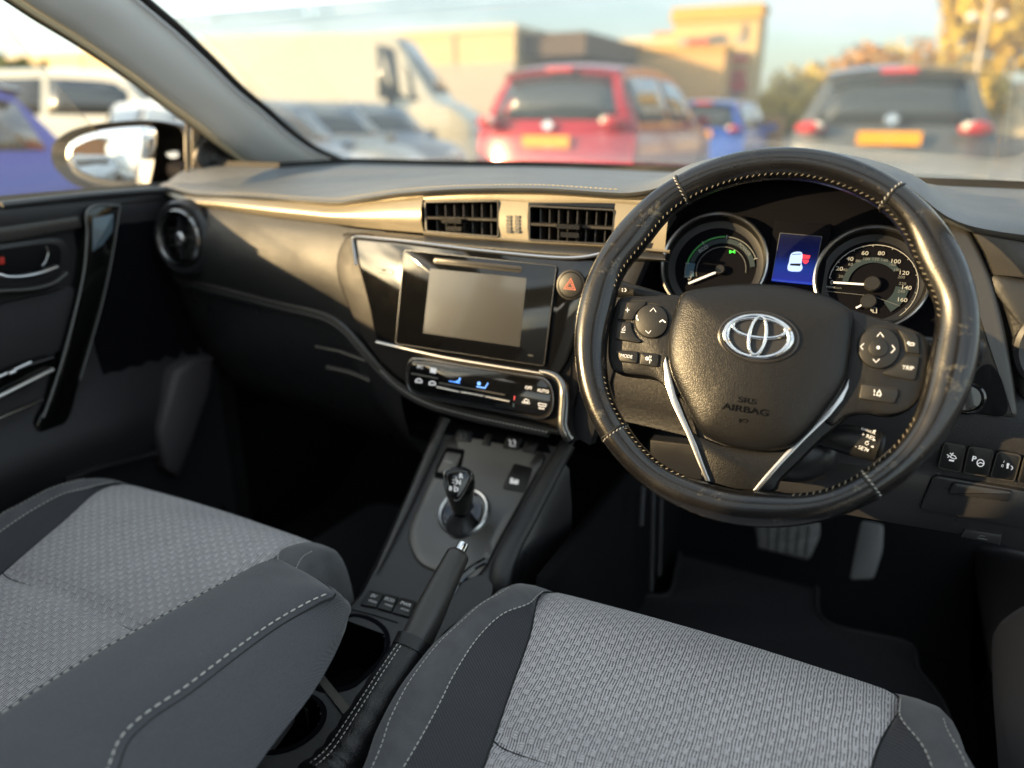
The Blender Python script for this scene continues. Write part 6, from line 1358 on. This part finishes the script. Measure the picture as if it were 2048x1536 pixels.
mesh('window_band', g, bmat('pane_grey', (.34, .33, .30)), tw_, smooth=0)
g = G()
for x0, y0, x1, y1 in ((1486, 48, 1494, 76), (1420, 70, 1450, 90), (1380, 110, 1420, 130)):
    p0, p1 = PB(x0, y0, Yt-.05), PB(x1, y1, Yt-.05); g.bx(p0.x, p1.x, Yt-.08, Yt-.02, p1.z, p0.z)
mesh('window', g, dk, tw_, smooth=0)
p0, p1 = PB(1270, 108, Yt-3), PB(1450, 108, Yt-3)
m2 = building('shop_building', 'sandy yellow block standing in front of the tower base', p0.x, p1.x, Yt-3, Yt-.6, p0.z, bmat('amber_render', (.66, .42, .17)), ochre)
# far right low white building edge and left hedge
p0, p1 = PB(1960, 176, 70), PB(2300, 176, 70); building('low_building', 'low pale building under the autumn tree at right', p0.x, p1.x+20, 70, 80, p0.z, creamL, greyc)
# brick house and fence behind us (reflected)
hb2 = building('brick_house', 'orange brick house behind us with grey roof, mirrored in the door mirror', -17, -9, -34, -26, 6, bmat('brick', (.50, .20, .07)), greyc)
fenc = thing('fence', 'grey paling fence behind the car, mirrored in the door mirror', 'fence', (-12, -16, GZ))
g = G()
for i in range(60): g.bx(-24+.3*i, -24+.3*i+.26, -16.02, -15.98, GZ, 2.0)
mesh('palings', g, greyc, fenc, smooth=0)
# timber skip
p0, p1 = PB(1502, 238, 17), PB(1562, 238, 17)
sk = thing('timber_crate', 'orange-brown timber crate between the blue car and the grey family car', 'crate', ((p0.x+p1.x)/2, 17.3, GZ))
g = G(); g.bx(p0.x, p1.x, 17, 17.7, GZ, p0.z+.02); mesh('crate_box', g, bmat('timber', (.42, .20, .06)), sk, smooth=0)
g = G()
for i in range(5): g.bx(p0.x-.01, p1.x+.01, 16.97, 16.995, GZ+.1+.24*i, GZ+.28+.24*i)
mesh('slats', g, bmat('timber2', (.50, .25, .08)), sk, smooth=0)
# ---------------------------------------------------------------- trees
def leafmat(n, c1, c2):
    m = bpy.data.materials.new(n); m.use_nodes = True; N = m.node_tree.nodes; L = m.node_tree.links; b = N['Principled BSDF']; b.inputs['Roughness'].default_value = .6
    oi = N.new('ShaderNodeTexCoord'); nz = N.new('ShaderNodeTexNoise'); nz.inputs['Scale'].default_value = .9; nz.inputs['Detail'].default_value = 4; L.new(oi.outputs['Object'], nz.inputs['Vector'])
    r = N.new('ShaderNodeMapRange'); r.inputs[1].default_value = .35; r.inputs[2].default_value = .65; L.new(nz.outputs['Fac'], r.inputs[0])
    mx = N.new('ShaderNodeMix'); mx.data_type = 'RGBA'; mx.inputs[6].default_value = (*c1, 1); mx.inputs[7].default_value = (*c2, 1); L.new(r.outputs[0], mx.inputs[0]); L.new(mx.outputs[2], b.inputs['Base Color'])
    b.inputs['Subsurface Weight'].default_value = 0; return m
LM = [leafmat('autumn_leaf', (.55, .36, .035), (.66, .52, .08)), leafmat('rust_leaf', (.42, .18, .03), (.48, .27, .05)), leafmat('green_leaf', (.05, .09, .02), (.14, .17, .03))]
bark = mat('bark', (.10, .07, .05), .9)
def tree(label, x, y, h, r, lm, n=2600, group='trees beyond the car park', leaf=.22):
    t = thing('autumn_tree', label, 'tree', (x, y, GZ), group)
    rnd = random.Random(int(x*31+y*7)); g = G(); g.tube(crom([(x, y, GZ), (x+.1, y, GZ+h*.3), (x-.1, y+.1, GZ+h*.62)], 12), lambda q: h*.028*(1-.6*q), 9)
    lobes = []
    for k in range(9):
        a = rnd.random()*6.28; e = rnd.uniform(.15, 1); lobes.append((Vector((x+math.cos(a)*r*.55*math.sin(e*2), y+math.sin(a)*r*.55, GZ+h*(.42+.46*e))), r*rnd.uniform(.38, .58)))
        g.tube([Vector((x, y, GZ+h*rnd.uniform(.3, .5))), (Vector((x, y, GZ+h*.5))+lobes[-1][0])/2, lobes[-1][0]], lambda q: h*.010*(1-.7*q), 6)
    mesh('trunk', g, bark, t)
    g = G()
    for k in range(n):
        c, rr_ = lobes[rnd.randrange(len(lobes))]; d = Vector((rnd.gauss(0, 1), rnd.gauss(0, 1), rnd.gauss(0, 1))).normalized(); q = c+d*rr_*(rnd.random()**.45)*Vector((1, 1, 1)).x
        u = Vector((rnd.gauss(0, 1), rnd.gauss(0, 1), rnd.gauss(0, 1))).normalized(); v = u.cross(d if abs(u.dot(d)) < .9 else Vector((0, 0, 1))).normalized(); s = leaf*rnd.uniform(.5, 1.3)
        g.add([q-u*s, q+v*s*.5, q+u*s, q-v*s*.5], [(0, 1, 2, 3)])
    mesh('crown', g, lm, t, smooth=0, weld=False)
tree('big golden autumn tree filling the top right corner', PB(2040, 200, 34).x+1.0, 34, 9.8, 5.2, LM[0], 16000, leaf=.36)
for i, (px, py, Y, r, lm, lab) in enumerate(((1580, 185, 75, 5, 0, 'low golden tree at the left end of the far tree line'), (1660, 150, 80, 6, 0, 'golden tree in the far line left of the russet one'), (1765, 108, 80, 6, 1, 'russet tree rising above the roof of the grey family car'), (1835, 104, 84, 5, 0, 'small yellow-green tree right of the russet one'), (1890, 150, 70, 5, 0, 'golden tree in the far line beside lamp post'), (15, 132, 40, 4, 2, 'dark green tree at far left edge above dark blue car'))):
    q = PB(px, py+16, Y) if px > 200 else CAM+ray(px, py)*40; tree(lab, q.x, q.y, (q.z-GZ), r if px > 200 else 2.6, LM[lm], 2600, leaf=.5)
# lamp post
q = PB(1942, 200, 30); lp = thing('lamp_post', 'pale slender lamp post in front of the golden tree', 'lamp post', (q.x, 30, GZ))
g = G(); g.tube([(q.x, 30, GZ), (q.x, 30, 5.2)], lambda t: .10-.03*t, 10); mesh('post', g, bmat('post_paint', (.60, .52, .38)), lp)
g = G()
for s in (-1, 1): g.tube([(q.x, 30, 4.0), (q.x+s*.35, 30, 4.15)], .03, 6); 
mesh('bracket', g, bmat('post_paint2', (.55, .52, .45)), lp)
for s, z in ((-1, 4.15), (1, 4.15), (0, 5.25)):
    g = G(); g.dome([Vector((q.x+s*.4+.20*math.cos(a), 30+.20*math.sin(a), z)) for a in [2*math.pi*k/16 for k in range(16)]], (q.x+s*.4, 30, z), (0, 0, 1), [(0, -.1), (.7, -.08), (1, 0), (.8, .1), (0, .16)]); mesh('lamp_head', g, bmat('lamp_head%d' % s, (.8, .8, .8)), lp, smooth=60)
# distant hedge
hg = G(); rnd = random.Random(3)
for k in range(5000):
    x = rnd.uniform(-70, 45); z = rnd.random()**.7*2.5; q = Vector((x, 92+rnd.uniform(-1.5, 1.5), GZ+z*(.8+.3*math.sin(x*.3)))); u = Vector((rnd.gauss(0, 1), rnd.gauss(0, 1), rnd.gauss(0, 1))).normalized(); v = u.cross(Vector((0, 0, 1))).normalized(); hg.add([q-u*.5, q+v*.35, q+u*.5, q-v*.35], [(0, 1, 2, 3)])
solo('hedge', hg, LM[0], 'distant golden hedge line behind the parked cars', 'hedge', kind='stuff', smooth=0, weld=False)

# ================================================================ LIGHT, SKY, CAMERA
SUN_EL, SUN_AZ = R_(13), R_(SUNAZ)      # azimuth clockwise from +Y (direction TO the sun)
sd = Vector((math.sin(SUN_AZ)*math.cos(SUN_EL), math.cos(SUN_AZ)*math.cos(SUN_EL), math.sin(SUN_EL)))
l = bpy.data.lights.new('sun', 'SUN'); l.energy = SUNE; l.angle = R_(.6); l.color = (1, .68, .34); lo = bpy.data.objects.new('sun', l); col.objects.link(lo); lo.rotation_euler = sd.to_track_quat('Z', 'Y').to_euler()
w = bpy.data.worlds.new('World'); sc.world = w; w.use_nodes = True; N = w.node_tree.nodes; L = w.node_tree.links
bg = N['Background']; sky = N.new('ShaderNodeTexSky'); sky.sky_type = 'NISHITA'; sky.sun_disc = False; sky.sun_elevation = SUN_EL; sky.sun_rotation = SUN_AZ; sky.dust_density = 2.5; sky.ozone_density = 1.
tc = N.new('ShaderNodeTexCoord'); mp = N.new('ShaderNodeMapping'); mp.inputs['Scale'].default_value = (1.3, 1.3, 4.5); mp.inputs['Rotation'].default_value = (0, R_(8), 0); nz = N.new('ShaderNodeTexNoise'); nz.inputs['Scale'].default_value = 2.4; nz.inputs['Detail'].default_value = 7; nz.inputs['Roughness'].default_value = .55
L.new(tc.outputs['Generated'], mp.inputs[0]); L.new(mp.outputs[0], nz.inputs['Vector'])
r = N.new('ShaderNodeMapRange'); r.inputs[1].default_value = .42; r.inputs[2].default_value = .58; r.inputs[3].default_value = .15; r.inputs[4].default_value = .95; L.new(nz.outputs['Fac'], r.inputs[0])
mx = N.new('ShaderNodeMix'); mx.data_type = 'RGBA'; mx.inputs[7].default_value = (*CLOUD, 1); L.new(r.outputs[0], mx.inputs[0]); L.new(sky.outputs[0], mx.inputs[6]); L.new(mx.outputs[2], bg.inputs[0]); bg.inputs[1].default_value = SKYS
cam = bpy.data.cameras.new('camera'); co = bpy.data.objects.new('camera', cam); col.objects.link(co); sc.camera = co
cam.sensor_width = 36; cam.lens = FPX/2048*36; cam.clip_start = .02; cam.clip_end = 2000
co.matrix_world = Matrix((( CR.x, CU.x, -CF.x, CAM.x), (CR.y, CU.y, -CF.y, CAM.y), (CR.z, CU.z, -CF.z, CAM.z), (0, 0, 0, 1)))
cam.dof.use_dof = True; cam.dof.focus_distance = .77; cam.dof.aperture_fstop = cam.lens/12.0; cam.dof.aperture_blades = 0
sc.view_settings.view_transform = 'Standard'; sc.view_settings.look = 'None'; sc.view_settings.exposure = EXPO; sc.view_settings.gamma = 1
sc.cycles.use_denoising = True; sc.cycles.max_bounces = 8; sc.cycles.diffuse_bounces = 4; sc.cycles.transparent_max_bounces = 12; sc.cycles.sample_clamp_indirect = 4; sc.cycles.caustics_reflective = False; sc.cycles.caustics_refractive = False
for o in sc.objects:
    if 'base' in o.keys(): del o['base']
